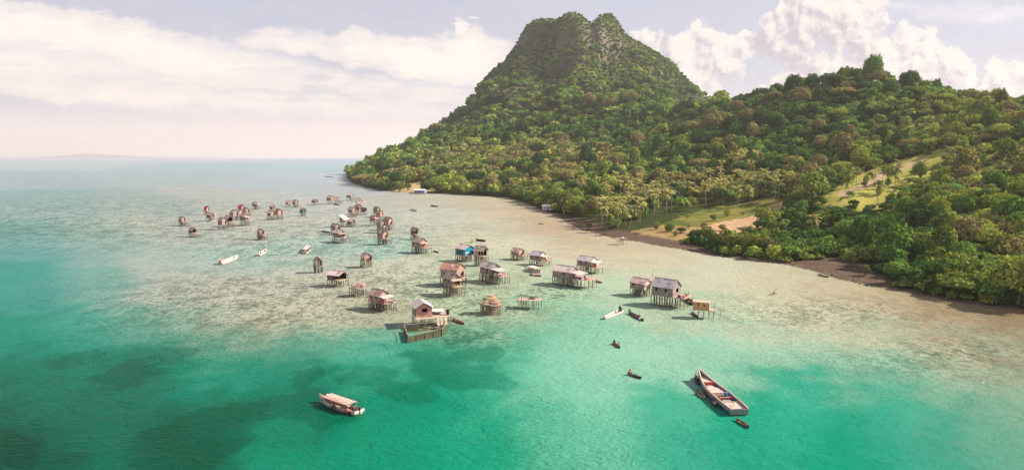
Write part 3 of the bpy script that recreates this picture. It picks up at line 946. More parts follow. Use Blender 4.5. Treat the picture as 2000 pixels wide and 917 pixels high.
def foliage_mat(name, per_vertex):
    m = bpy.data.materials.new(name)
    m.use_nodes = True
    g = m.node_tree
    g.nodes.clear()
    if per_vertex:
        a = g.nodes.new('ShaderNodeAttribute'); a.attribute_name = 'leaf_colour'
        c = S(g, a.outputs['Color'])
    else:
        oi = g.nodes.new('ShaderNodeObjectInfo')
        c = S(g, oi.outputs['Color'])
    cl = g.nodes.new('ShaderNodeAttribute'); cl.attribute_name = 'clump'
    f = S(g, cl.outputs['Fac'])
    c = mixc(g, 1.0, c, mixc(g, f, (0.48, 0.52, 0.48), (1.56, 1.48, 1.36)), 'MULTIPLY')
    d = g.nodes.new('ShaderNodeBsdfDiffuse')
    t = g.nodes.new('ShaderNodeBsdfTranslucent')
    g.links.new(c.s, d.inputs[0])
    ct = mixc(g, 1.0, c, (1.25, 1.15, 0.55), 'MULTIPLY')
    g.links.new(ct.s, t.inputs[0])
    mx = g.nodes.new('ShaderNodeMixShader')
    mx.inputs[0].default_value = 0.22
    g.links.new(d.outputs[0], mx.inputs[1])
    g.links.new(t.outputs[0], mx.inputs[2])
    o = g.nodes.new('ShaderNodeOutputMaterial')
    g.links.new(mx.outputs[0], o.inputs[0])
    return m


LEAF = foliage_mat('leaves', False)
LEAFV = foliage_mat('forest_leaves', True)
HUES = {'dark green': (0.040, 0.092, 0.030), 'deep green': (0.068, 0.142, 0.038), 'mid green': (0.112, 0.208, 0.050), 'olive green': (0.168, 0.226, 0.060),
        'yellowish green': (0.238, 0.290, 0.068), 'brownish olive': (0.215, 0.195, 0.090)}
HN = list(HUES)
HC = np.array([HUES[k] for k in HN])

# near templates: 4 shapes x 2, unit radius about 1, later scaled
SHAPES = {'round-crowned': (1.0, 1.0, 0.85, 9, 0.0), 'wide spreading': (1.25, 1.15, 0.62, 11, 0.12), 'tall narrow': (0.72, 0.72, 1.25, 9, 0.0), 'ragged open-crowned': (1.1, 0.95, 0.85, 6, 0.05)}
NEAR = {}
for nm, (rx, ry, rz, nl, fl) in SHAPES.items():
    for k in range(2):
        Qd, cl = crown(NR, 2300 if nm != 'ragged open-crowned' else 1700, rx, ry, rz, nl, 0.098, fl)
        me_c = quads_mesh('crown', Qd, cl)
        me_c.materials.append(LEAF)
        tb_ = MB()
        hgt_ = 1.0
        tb_.tube([(0, 0, -1.6), (0.03, 0.02, -0.9), (0.05, 0.0, -0.3), (0.04, -0.02, 0.2)], [0.09, 0.07, 0.055, 0.03], 7)
        for q in range(4):
            a = q * 1.7 + k
            tb_.tube([(0.05, 0, -0.55 + 0.1 * q), (0.25 * math.cos(a), 0.25 * math.sin(a), -0.2 + 0.08 * q), (0.55 * math.cos(a) * rx, 0.55 * math.sin(a) * ry, 0.15)], [0.04, 0.028, 0.012], 5)
        me_t = tb_.mesh('trunk', True)
        me_t.materials.append(MAT['bark'])
        NEAR.setdefault(nm, []).append((me_c, me_t))
MANG = []
for k in range(3):
    Qd, cl = crown(NR, 1500, 1.0, 1.0, 0.85 + 0.2 * k, 10, 0.10, 0.0, 0.0, -0.5)
    me_c = quads_mesh('crown', Qd, cl)
    me_c.materials.append(LEAF)
    tb_ = MB()
    for q in range(7):
        a = q * 0.93 + k
        tb_.tube([(0.42 * math.cos(a), 0.42 * math.sin(a), -1.15), (0.22 * math.cos(a), 0.22 * math.sin(a), -0.6), (0.25 * math.cos(a + .5), 0.25 * math.sin(a + .5), 0.1)], [0.03, 0.035, 0.02], 5)
    me_t = tb_.mesh('trunk', True)
    me_t.materials.append(MAT['bark'])
    MANG.append((me_c, me_t))
PALM = []
for k in range(5):
    Qd, cl = palm_crown(NR, 15 + k, 3.7)
    me_c = quads_mesh('crown', Qd, cl)
    me_c.materials.append(LEAF)
    PALM.append(me_c)


def palm_trunk(h, lean, az):
    tb_ = MB()
    pts, rad = [], []
    for i in range(6):
        t = i / 5
        pts.append((lean * t ** 1.6 * math.cos(az), lean * t ** 1.6 * math.sin(az), h * t))
        rad.append(0.16 - 0.06 * t)
    tb_.tube(pts, rad, 6)
    me_t = tb_.mesh('trunk', True)
    me_t.materials.append(MAT['palmbark'])
    return me_t, pts[-1]


# where trees may stand
CLEAR = [MEADOW, OPENG, HILLPATH, FAROPEN, MUD, MUD2]
SPARSE = [UPPER, SCRUB]
GROVE = [(1160, 445), (1175, 385), (1300, 350), (1420, 340), (1500, 372), (1548, 372), (1545, 392), (1480, 402), (1400, 410), (1300, 425), (1220, 445)]
FARPALM = [(845, 345), (865, 305), (930, 290), (1000, 282), (1045, 292), (1110, 300), (1130, 330), (1040, 345), (960, 338), (900, 350)]
ELEV = (ZZ + 5 - CAM_H) / YY
HORI = np.maximum.accumulate(ELEV, axis=0)


def sees(X, Y, Ztop, slack=0.002):
    fu = np.clip(np.round((X / Y - U[0]) / (U[1] - U[0])), 0, NU - 1).astype(int)
    fw = np.clip(np.floor((np.log(Y) - math.log(W[0])) / (math.log(W[1]) - math.log(W[0]))) - 2, 0, NW - 1).astype(int)
    return (Ztop - CAM_H) / Y > HORI[fw, fu] - slack


def scatter(y0, y1, step, umin=-0.40, umax=1.06):
    xs = np.arange(umin * y1, umax * y1, step)
    ys = np.arange(y0, y1, step)
    gx, gy = np.meshgrid(xs, ys)
    gx = gx + (np.arange(len(ys)) % 2)[:, None] * step * 0.5
    X = (gx + NR.uniform(-.42, .42, gx.shape) * step).ravel()
    Y = (gy + NR.uniform(-.42, .42, gy.shape) * step).ravel()
    k = (X / Y > umin) & (X / Y < umax) & (Y > y0) & (Y < y1)
    X, Y = X[k], Y[k]
    ins, d = inside_dist(X, Y)
    k = ins & (d > 3.5)
    return X[k], Y[k], d[k]


TX, TY, TD, TS = [], [], [], []
for y0, y1, st_, sc0 in [(118, 330, 6.0, 4.3), (330, 620, 7.6, 5.2), (620, 1000, 10.0, 7.2), (1000, 1750, 12.5, 8.6)]:
    a, b, c = scatter(y0, y1, st_)
    TX.append(a); TY.append(b); TD.append(c); TS.append(np.full(len(a), sc0))
a, b, c = scatter(1000, 1650, 6.5, -0.1, 0.32)
k = ground_z(a, b) > 165
TX.append(a[k]); TY.append(b[k]); TD.append(c[k]); TS.append(np.full(int(k.sum()), 6.2))
TX, TY, TD, TS = map(np.concatenate, (TX, TY, TD, TS))
TZ = ground_z(TX, TY)
tpx, tpy = proj(TX, TY, TZ)
rnd = NR.uniform(0, 1, len(TX))
keep = np.ones(len(TX), bool)
for p in CLEAR:
    keep &= ~in_poly(tpx, tpy, p)
for p in SPARSE:
    keep &= ~(in_poly(tpx, tpy, p) & (rnd > 0.28))
keep &= ~(in_poly(tpx, tpy, GROVE) & (rnd > 0.22))
for p in (ROCK1, ROCK2, ROCK3):
    keep &= ~(in_poly(tpx, tpy, p) & (rnd > 0.72))
keep &= ~((TY < 420) & (TD < 7) & (tpx < 1400) & (tpx > 1010))
big = fbm(TX / 60, TY / 60, 3, 91)
TS = TS * 0.96 * (0.62 + 0.5 * NR.uniform(0, 1, len(TX)) + 0.45 * (NR.uniform(0, 1, len(TX)) > 0.88)) * (0.85 + 0.4 * big)
TS = np.where(TZ > 175, TS * 0.72, TS)
TS = np.where(TZ > 255, np.minimum(TS * 0.8, 3.6), TS)
keep &= sees(TX, TY, TZ + TS * 1.8)
sel = np.where(keep)[0]
TX, TY, TZ, TD, TS, tpx, tpy = (a[sel] for a in (TX, TY, TZ, TD, TS, tpx, tpy))
zone = fbm(TX / 45, TY / 45, 3, 12)
hr_ = NR.uniform(0, 1, len(TX)) * 0.50 + zone * 0.95 - 0.24
# drier, yellower crowns on the sunny plantation and the near scrub
dry = in_poly(tpx, tpy, [(700, 365), (860, 300), (1000, 275), (1200, 300), (1250, 345), (1100, 360), (1000, 380), (850, 378)]) * 0.30 + in_poly(tpx, tpy, [(1720, 420), (1860, 330), (2100, 300), (2200, 480), (1980, 560), (1850, 500)]) * 0.22 + in_poly(tpx, tpy, [(1760, 330), (1850, 215), (2050, 220), (2050, 340)]) * 0.15 - in_poly(tpx, tpy, [(1360, 260), (1500, 180), (1640, 150), (1700, 260), (1660, 350), (1450, 350)]) * 0.10 - in_poly(tpx, tpy, [(1420, 520), (1560, 440), (1850, 440), (1800, 580)]) * 0.25
hr_ = np.clip(hr_ + dry - 0.09 * ((TZ > 55) & (TY > 600) & (dry <= 0)), 0, 0.999)
HI = np.clip((hr_ * 6).astype(int), 0, 5)
HI = np.where((dry < 0.2) & (NR.uniform(0, 1, len(TX)) > 0.03), np.minimum(HI, 4), HI)
# scrubby trees below the sandy path stay low, so the path shows over them
lowz = in_poly(tpx, tpy, [(1365, 465), (1480, 452), (1530, 470), (1545, 525), (1370, 515)])
TS = np.where(lowz, TS * 0.5, TS)
TS = np.where(in_poly(tpx, tpy, [(1480, 470), (1540, 402), (1630, 396), (1720, 405), (1830, 340), (1790, 400), (1760, 440), (1700, 460), (1560, 500)]), TS * 0.62, TS)

infr = (tpx > -20) & (tpx < 2010) & (tpy < 930) & sees(TX, TY, TZ + TS * 1.6, -0.012)
order = np.argsort(np.where(infr, TY / TS, 1e9))
NIND = 296
ind = order[:NIND]
rest = np.setdiff1d(np.arange(len(TX)), ind)

# ---- individual trees with labels that single each out: zone x colour x size x shape, each combination once
ZONES = [('above the mud beach', lambda x, y, d, Y: d < 16 and x < 1640), ('beside the lone mangrove', lambda x, y, d, Y: d < 16 and x < 1800),
         ('overhanging the near waterline', lambda x, y, d, Y: d < 16),
         ('in the wood behind the mud beach', lambda x, y, d, Y: x < 1640 and Y < 290), ('uphill of the lone mangrove', lambda x, y, d, Y: x < 1800 and Y < 260),
         ('second row up the near bank', lambda x, y, d, Y: Y < 190), ('halfway up the near bank', lambda x, y, d, Y: Y < 220), ('high on the near wooded bank', lambda x, y, d, Y: Y < 250),
         ('below the grassy hill path', lambda x, y, d, Y: x < 1800), ('on the scrubby shoulder', lambda x, y, d, Y: True)]
SIZES = [('small', 0), ('middle-sized', 1), ('large', 2), ('huge', 3)]
used, buckets = {}, {}
for i in ind:
    x, y, d, Y = tpx[i], tpy[i], TD[i], TY[i]
    z = next(k for k, (n, f) in enumerate(ZONES) if f(x, y, d, Y))
    buckets.setdefault(z, []).append(i)
shapes = list(SHAPES)
for z, lst in buckets.items():
    combos_used = set()
    lst.sort(key=lambda i: TS[i])
    for r, i in enumerate(lst):
        si = min(3, int(r * 4 / len(lst)))
        cands = sorted(((abs(h - HI[i]) + R.random() * 0.5, h, s) for h in range(6) for s in range(4)), key=lambda t: t[0])
        for _, h, s in cands:
            if (h, si, s) not in combos_used:
                break
        combos_used.add((h, si, s))
        nm, sh = HN[h], shapes[s]
        sc = TS[i]
        lab = f'{SIZES[si][0]} {nm} {sh} tree {ZONES[z][0]}'
        me_c, me_t = NEAR[sh][R.randrange(2)]
        t = thing('broadleaf_tree', lab, 'tree', (TX[i], TY[i], TZ[i] - 0.25), 0, 'broadleaf trees on the near slope')
        rzv = R.uniform(0, 6.28)
        zs = sc * R.uniform(0.9, 1.15)
        for nme, dat in (('crown', me_c), ('trunk', me_t)):
            o = link(nme, dat, t)
            o.location = (0, 0, 0.92 * zs)
            o.rotation_euler = (0, 0, rzv)
            o.scale = (sc, sc, zs) if nme == 'crown' else (sc, sc, zs * 0.78)
            if nme == 'crown':
                j = R.uniform(0.85, 1.15)
                o.color = (*(np.array(HUES[nm]) * j), 1)

# ---- the rest of the wood: one mass
FT = []
for k in range(10):
    sh = [(1.0, 1.0, .85, 6, 0), (1.25, 1.1, .6, 7, .1), (0.75, .75, 1.2, 6, 0), (1.1, .95, .8, 5, .05), (1, 1, .7, 7, 0)][k % 5]
    FT.append((crown(NR, 330, sh[0], sh[1], sh[2], sh[3], 0.20, sh[4], 0, -0.15), crown(NR, 150, sh[0], sh[1], sh[2], max(4, sh[3] - 2), 0.27, sh[4], 0, 0.0)))
PT = [palm_crown(NR, 11, 3.9, 4) for k in range(4)]
Vs, Cs, Ls = [], [], []


def mass(templates, idx, scale, zoff, col):
    tid = NR.integers(0, len(templates), len(idx))
    for k, (Qd, cl) in enumerate(templates):
        s = idx[tid == k]
        if not len(s):
            continue
        a = NR.uniform(0, 2 * np.pi, len(s))
        ca_, sa_ = np.cos(a)[:, None], np.sin(a)[:, None]
        P = Qd.reshape(-1, 3)
        sc = scale[tid == k][:, None]
        zs = sc * NR.uniform(0.85, 1.2, (len(s), 1))
        X = (P[None, :, 0] * ca_ - P[None, :, 1] * sa_) * sc + TX[s][:, None]
        Y = (P[None, :, 0] * sa_ + P[None, :, 1] * ca_) * sc + TY[s][:, None]
        Z = P[None, :, 2] * zs + TZ[s][:, None] + zoff[tid == k][:, None]
        Vs.append(np.stack([X, Y, Z], -1).reshape(-1, 3).astype(np.float32))
        Cs.append(np.repeat(col[tid == k], len(P), axis=0).astype(np.float32))
        Ls.append(np.tile(np.repeat(cl, 4), len(s)).astype(np.float32))


rc = HC[HI[rest]] * 1.12 * NR.uniform(0.75, 1.25, (len(rest), 1))
near_m = TY[rest] < 640
mass([f[0] for f in FT], rest[near_m], TS[rest][near_m], TS[rest][near_m] * 0.72, rc[near_m])
fm = ~near_m
mass([f[1] for f in FT], rest[fm], TS[rest][fm] * 0.98, TS[rest][fm] * 0.60, rc[fm])
# ground-hugging bushes between the trees and on the scrubby openings
bx, by, bd = scatter(125, 520, 4.6)
bz = ground_z(bx, by)
bpx, bpy_ = proj(bx, by, bz)
br = NR.uniform(0, 1, len(bx))
open_ = in_poly(bpx, bpy_, MEADOW) | in_poly(bpx, bpy_, HILLPATH) | in_poly(bpx, bpy_, MUD) | in_poly(bpx, bpy_, MUD2)
kb = sees(bx, by, bz + 2.5) & (~open_ | (in_poly(bpx, bpy_, HILLPATH) & (br < 0.12))) & (bd > 4)
k0 = len(TX)
TX, TY, TZ = np.concatenate([TX, bx[kb]]), np.concatenate([TY, by[kb]]), np.concatenate([TZ, bz[kb]])
bi = np.arange(k0, len(TX))
bs = NR.uniform(1.3, 3.0, len(bi))
bh = np.clip((NR.uniform(0.2, 1.1, len(bi)) * 5).astype(int), 0, 5)
mass([f[1] for f in FT], bi, bs, bs * 0.25, HC[bh] * 1.1)
bx, by, bd = scatter(118, 330, 3.2)
bz = ground_z(bx, by)
bpx, bpy_ = proj(bx, by, bz)
kb = (bd > 2.5) & (bd < 22) & ~in_poly(bpx, bpy_, MUD) & ~in_poly(bpx, bpy_, MUD2) & ~in_poly(bpx, bpy_, MEADOW) & (bpx > 1330)
k0 = len(TX)
TX, TY, TZ = np.concatenate([TX, bx[kb]]), np.concatenate([TY, by[kb]]), np.concatenate([TZ, bz[kb]])
bi = np.arange(k0, len(TX))
bs = NR.uniform(1.4, 2.9, len(bi))
bh = np.clip((NR.uniform(0.0, 0.75, len(bi)) * 6).astype(int), 0, 5)
mass([f[0] for f in FT], bi, bs, bs * 0.3, HC[bh] * 1.1)
Vs, Cs, Ls = np.concatenate(Vs), np.concatenate(Cs), np.concatenate(Ls)
fme = np_mesh('forest', Vs, np.arange(len(Vs)).reshape(-1, 4), {'clump': Ls}, False, {'leaf_colour': Cs})
forest = link('forest', fme, None, LEAFV)
tag(forest, 'dense tropical forest covering the mountain and the hill behind', kind='stuff')
print('FOREST quads', len(Vs) // 4, 'trees', len(rest), 'bushes', len(bi))

# ---- palms
PALM_SPOTS = []


def palm_zone(poly, n, h0, h1, zn, hue, mind=3.8):
    xs = [p[0] for p in poly]; ys = [p[1] for p in poly]
    got, tries = [], 0
    while len(got) < n and tries < 6000:
        tries += 1
        x, y = R.uniform(min(xs), max(xs)), R.uniform(min(ys), max(ys))
        if not bool(in_poly(np.array([x]), np.array([y]), poly)[0]):
            continue
        # the ground under that spot: walk out along the line of sight of the survey picture
        p_, q_ = ray(x, y)
        ysr = np.exp(np.linspace(math.log(130), math.log(1600), 700))
        zz = ground_z(p_ * ysr, ysr)
        hit = np.where(CAM_H + q_ * ysr < zz)[0]
        if not len(hit):
            continue
        Y = ysr[hit[0]]
        X = p_ * Y
        if any((X - a) ** 2 + (Y - b) ** 2 < mind ** 2 for a, b in got):
            continue
        got.append((X, Y))
    for X, Y in got:
        PALM_SPOTS.append((X, Y, R.uniform(h0, h1), zn, hue))


palm_zone([(1165, 445), (1185, 400), (1260, 375), (1275, 420), (1240, 452)], 34, 8, 12, 'behind the broken rack', 'straw')
palm_zone([(1270, 425), (1275, 372), (1390, 350), (1395, 405), (1330, 422)], 44, 9, 14, 'in the dense grove above the meadow', 'straw')
palm_zone([(1395, 408), (1395, 350), (1440, 356), (1550, 376), (1545, 392), (1470, 400)], 30, 9, 13, 'along the top edge of the meadow', 'straw')
palm_zone([(1400, 345), (1420, 318), (1500, 322), (1490, 345)], 18, 8, 12, 'in the clump uphill of the meadow', 'straw')
palm_zone([(1640, 400), (1660, 362), (1700, 345), (1800, 310), (1860, 318), (1760, 372), (1730, 402)], 14, 7, 11, 'beside the grassy hill path', 'green')
palm_zone([(1140, 395), (1150, 365), (1250, 350), (1260, 372), (1180, 398)], 26, 8, 12, 'between the jetty house and the grove', 'straw')
palm_zone(FARPALM, 110, 9, 14, 'in the plantation at the mountain foot', 'straw')
palm_zone([(1030, 385), (1060, 350), (1150, 340), (1150, 380)], 14, 8, 12, 'behind the mangroves', 'straw')
p_, q_ = ray(1586, 461)
ysr = np.linspace(170, 320, 300)
hit = np.where(CAM_H + q_ * ysr < ground_z(p_ * ysr, ysr))[0]
PALM_SPOTS.append((p_ * ysr[hit[0]], ysr[hit[0]], 7.5, 'alone at the back of the mud beach', 'straw'))
PH = {'straw-coloured': (0.29, 0.275, 0.115), 'yellow-green': (0.22, 0.21, 0.075), 'grey-green': (0.15, 0.16, 0.085), 'green': (0.09, 0.12, 0.04), 'pale buff': (0.36, 0.32, 0.165)}
PN = list(PH)
HT = ['short', 'middling', 'tall']
LEANS = [('upright', 0.2, 0), ('seaward-leaning', 1.5, -2.2), ('landward-leaning', 1.4, 0.9), ('bowed', 0.8, 3.1), ('crooked', 2.3, -1.0)]
pb = {}
for s in PALM_SPOTS:
    pb.setdefault(s[3], []).append(s)
for zn, lst in pb.items():
    lst.sort(key=lambda s: s[2])
    seen = set()
    for r, (X, Y, h, _, hue) in enumerate(lst):
        hi = min(2, int(r * 3 / len(lst)))
        pref = [0, 1, 2, 4, 3] if hue == 'straw' else [3, 2, 1, 0, 4]
        cands = [(c, l) for c in pref for l in range(5)]
        R.shuffle(cands)
        cands.sort(key=lambda t: pref.index(t[0]) * 0.5 + R.random() * 1.8)
        for c, l in cands:
            if (c, l, hi) not in seen:
                break
        seen.add((c, l, hi))
        ln, la, az = LEANS[l]
        lab = f'{HT[hi]} {ln} {PN[c]} coconut palm {zn}' if len(lst) > 1 else 'coconut palm with pale fronds standing alone at the back of the mud beach'
        t = thing('palm_tree', lab, 'palm', (X, Y, float(ground_z(X, Y)) - 0.1), 0, 'coconut palms ' + zn)
        mt, top = palm_trunk(h, la, az)
        link('trunk', mt, t)
        o = link('crown', PALM[R.randrange(5)], t)
        o.location = top
        k = R.uniform(1.1, 1.45)
        o.scale = (k, k, k)
        o.rotation_euler = (0, 0, R.uniform(0, 6.28))
        o.color = (*(np.array(PH[PN[c]]) * R.uniform(1.1, 1.45)), 1)

# ---- mangroves along the shore
MSPOTS = []


def along(x0, y0, x1, y1, n, s0, s1, zn):
    for i in range(n):
        t = (i + R.uniform(0.2, 0.8)) / n
        MSPOTS.append((x0 + (x1 - x0) * t + R.uniform(-4, 4), y0 + (y1 - y0) * t + R.uniform(-3, 3), R.uniform(s0, s1), zn))


along(682, 352, 760, 373, 10, 5, 7.5, 'on the tip of the far point')
along(775, 374, 800, 375, 3, 3.5, 5, 'beside the lilac shore house')
along(850, 374, 990, 382, 12, 4, 6.5, 'along the far shore past the lilac house')
along(995, 382, 1060, 400, 8, 4.5, 6.5, 'on the shore before the white jetty house')
along(1062, 402, 1135, 425, 14, 4.5, 6.5, 'behind the white jetty house')
along(1040, 388, 1130, 408, 12, 5, 7.0, 'in the second row behind the white jetty house')
along(1395, 488, 1500, 503, 9, 2.6, 4.2, 'along the bank below the sandy path')
along(1500, 498, 1545, 503, 3, 1.6, 2.2, 'ending the bank below the sandy path')
along(1340, 470, 1400, 478, 3, 2.2, 3.2, 'under the sandy path')
MSPOTS += [(1150, 449, 1.9, 'alone on the mud spit'), (1690, 541, 1.7, 'alone at the water by the mud beach'), (1855, 578, 3.2, 'lime green at the foot of the near bank'), (1740, 545, 2.6, 'at the end of the mud beach')]
MC = {'olive': (0.145, 0.165, 0.050), 'lime green': (0.165, 0.20, 0.050), 'grey-olive': (0.135, 0.14, 0.065), 'mid green': (0.085, 0.135, 0.035)}
MN = list(MC)
MSZ = ['small', 'medium', 'large']
mb_ = {}
for s in MSPOTS:
    mb_.setdefault(s[3], []).append(s)
for zn, lst in mb_.items():
    lst.sort(key=lambda s: s[2])
    seen = set()
    for r, (x, y, s, _) in enumerate(lst):
        hi = min(2, int(r * 3 / len(lst)))
        cands = [(c, k) for c in range(4) for k in range(3)]
        R.shuffle(cands)
        for c, k in cands:
            if (c, k, hi) not in seen:
                break
        seen.add((c, k, hi))
        p = at(x, y)
        if len(lst) == 1:
            lab = f'mangrove bush {zn}'
        else:
            lab = f'{MSZ[hi]} {MN[c]} {["low rounded", "rounded", "upright"][k]} mangrove {zn}'
        if 'lime green' in zn:
            c = 1
        t = thing('mangrove', lab, 'mangrove', (p.x, p.y, float(ground_z(p.x, p.y)) - 0.1), 0, 'mangroves along the shore')
        me_c, me_t = MANG[k]
        rz_ = R.uniform(0, 6)
        for nme, dat in (('crown', me_c), ('trunk', me_t)):
            o = link(nme, dat, t)
            o.location = (0, 0, 1.0 * s)
            o.rotation_euler = (0, 0, rz_)
            o.scale = (s, s, s)
            if nme == 'crown':
                o.color = (*(np.array(MC[MN[c]]) * R.uniform(0.85, 1.15)), 1)

# ---- separate bushes on the meadow and along the hill path
BZ = [('at the lower edge of the meadow', [(1290, 452), (1400, 448), (1500, 432), (1490, 452), (1400, 470), (1300, 468)], 16), ('in the middle of the meadow', [(1330, 425), (1420, 410), (1500, 398), (1500, 415), (1400, 435)], 9),
      ('beside the grassy hill path', [(1630, 395), (1700, 350), (1830, 312), (1800, 340), (1720, 395)], 12), ('on the ochre slope above the mudflat', [(1240, 450), (1330, 440), (1380, 455), (1290, 468)], 9)]
BSH = ['low spreading', 'round', 'upright']
for zn, poly, n in BZ:
    seen, made, tries = set(), 0, 0
    while made < n and tries < 400:
        tries += 1
        x, y = R.uniform(min(p[0] for p in poly), max(p[0] for p in poly)), R.uniform(min(p[1] for p in poly), max(p[1] for p in poly))
        if not bool(in_poly(np.array([x]), np.array([y]), poly)[0]):
            continue
        p_, q_ = ray(x, y)
        ysr = np.exp(np.linspace(math.log(180), math.log(700), 500))
        hit = np.where(CAM_H + q_ * ysr < ground_z(p_ * ysr, ysr))[0]
        if not len(hit):
            continue
        Y = ysr[hit[0]]
        c, k = R.randrange(4), R.randrange(3)
        sz = R.randrange(2)
        if (c, k, sz) in seen:
            continue
        seen.add((c, k, sz))
        made += 1
        s = [R.uniform(.9, 1.4), R.uniform(1.8, 2.4)][sz]
        hue = ['dark green', 'mid green', 'yellowish green', 'brownish olive'][c]
        t = thing('bush', f'{["small", "large"][sz]} {BSH[k]} {hue} bush {zn}', 'bush', (p_ * Y, Y, float(ground_z(p_ * Y, Y)) - .1), 0, 'bushes on the open slopes')
        me_c, me_t = MANG[k]
        for nme, dat in (('crown', me_c), ('trunk', me_t)):
            o = link(nme, dat, t)
            o.location = (0, 0, .75 * s)
            o.scale = (s * [1.25, 1, .85][k], s * [1.2, 1, .85][k], s * [.75, .9, 1.15][k])
            if nme == 'crown':
                o.color = (*HUES[hue], 1)
# ------------------------------------------------------------------ stilt houses
def px_per_m(py):
    return FPX / (CAM_H / -ray(1000, py)[1])


def wall_panel(mb, a, b, z0, z1a, z1b, holes=(), t=0.06):
    """One upright wall from a to b (2D), its top running from z1a to z1b, with rectangular openings (s0, s1, h0, h1) along it."""
    ax, ay_ = a
    bx_, by_ = b
    L = math.hypot(bx_ - ax, by_ - ay_)
    ux, uy = (bx_ - ax) / L, (by_ - ay_) / L
    nx, ny = uy * t, -ux * t
    cuts = sorted({0.0, L} | {h for q in holes for h in q[:2]})

    def top(s):
        return z1a + (z1b - z1a) * s / L

    def piece(s0, s1, lo0, hi0, lo1, hi1):
        p = [(ax + ux * s0, ay_ + uy * s0, lo0), (ax + ux * s1, ay_ + uy * s1, lo1), (ax + ux * s1, ay_ + uy * s1, hi1), (ax + ux * s0, ay_ + uy * s0, hi0)]
        q = [(x - nx, y - ny, z) for x, y, z in p]
        mb.add(p + q, [(0, 1, 2, 3), (7, 6, 5, 4), (0, 4, 5, 1), (1, 5, 6, 2), (2, 6, 7, 3), (3, 7, 4, 0)])
    for s0, s1 in zip(cuts, cuts[1:]):
        if s1 - s0 < 1e-4:
            continue
        hs = [q for q in holes if q[0] <= s0 + 1e-6 and q[1] >= s1 - 1e-6]
        if hs:
            q = hs[0]
            if q[2] > z0 + 0.02:
                piece(s0, s1, z0, q[2], z0, q[2])
            piece(s0, s1, q[3], top(s0), q[3], top(s1))
        else:
            piece(s0, s1, z0, top(s0), z0, top(s1))


def stilt(parent, x, y, z, lean=0.12, rad=0.06, mat='stilt', extra=0.0):
    m = MB()
    m.tube([(x + R.uniform(-lean, lean), y + R.uniform(-lean, lean), -1.2), (x + R.uniform(-lean, lean) * .3, y, z * 0.5), (x, y, z + extra)], [rad * 1.1, rad, rad * 0.9], 5)
    return m.build('stilt', MAT[mat], parent)


def plank_deck(mb, x0, x1, y0, y1, z, gap=0.04, w=0.28, along='y', ragged=0.15):
    n = max(2, int(((x1 - x0) if along == 'y' else (y1 - y0)) / (w + gap)))
    for i in range(n):
        if along == 'y':
            a = x0 + (x1 - x0) * i / n
            mb.box(a, a + (x1 - x0) / n - gap, y0 - R.uniform(0, ragged), y1 + R.uniform(0, ragged), z - 0.05, z + R.uniform(-.01, .012))
        else:
            a = y0 + (y1 - y0) * i / n
            mb.box(x0 - R.uniform(0, ragged), x1 + R.uniform(0, ragged), a, a + (y1 - y0) / n - gap, z - 0.05, z + R.uniform(-.01, .012))
    return mb


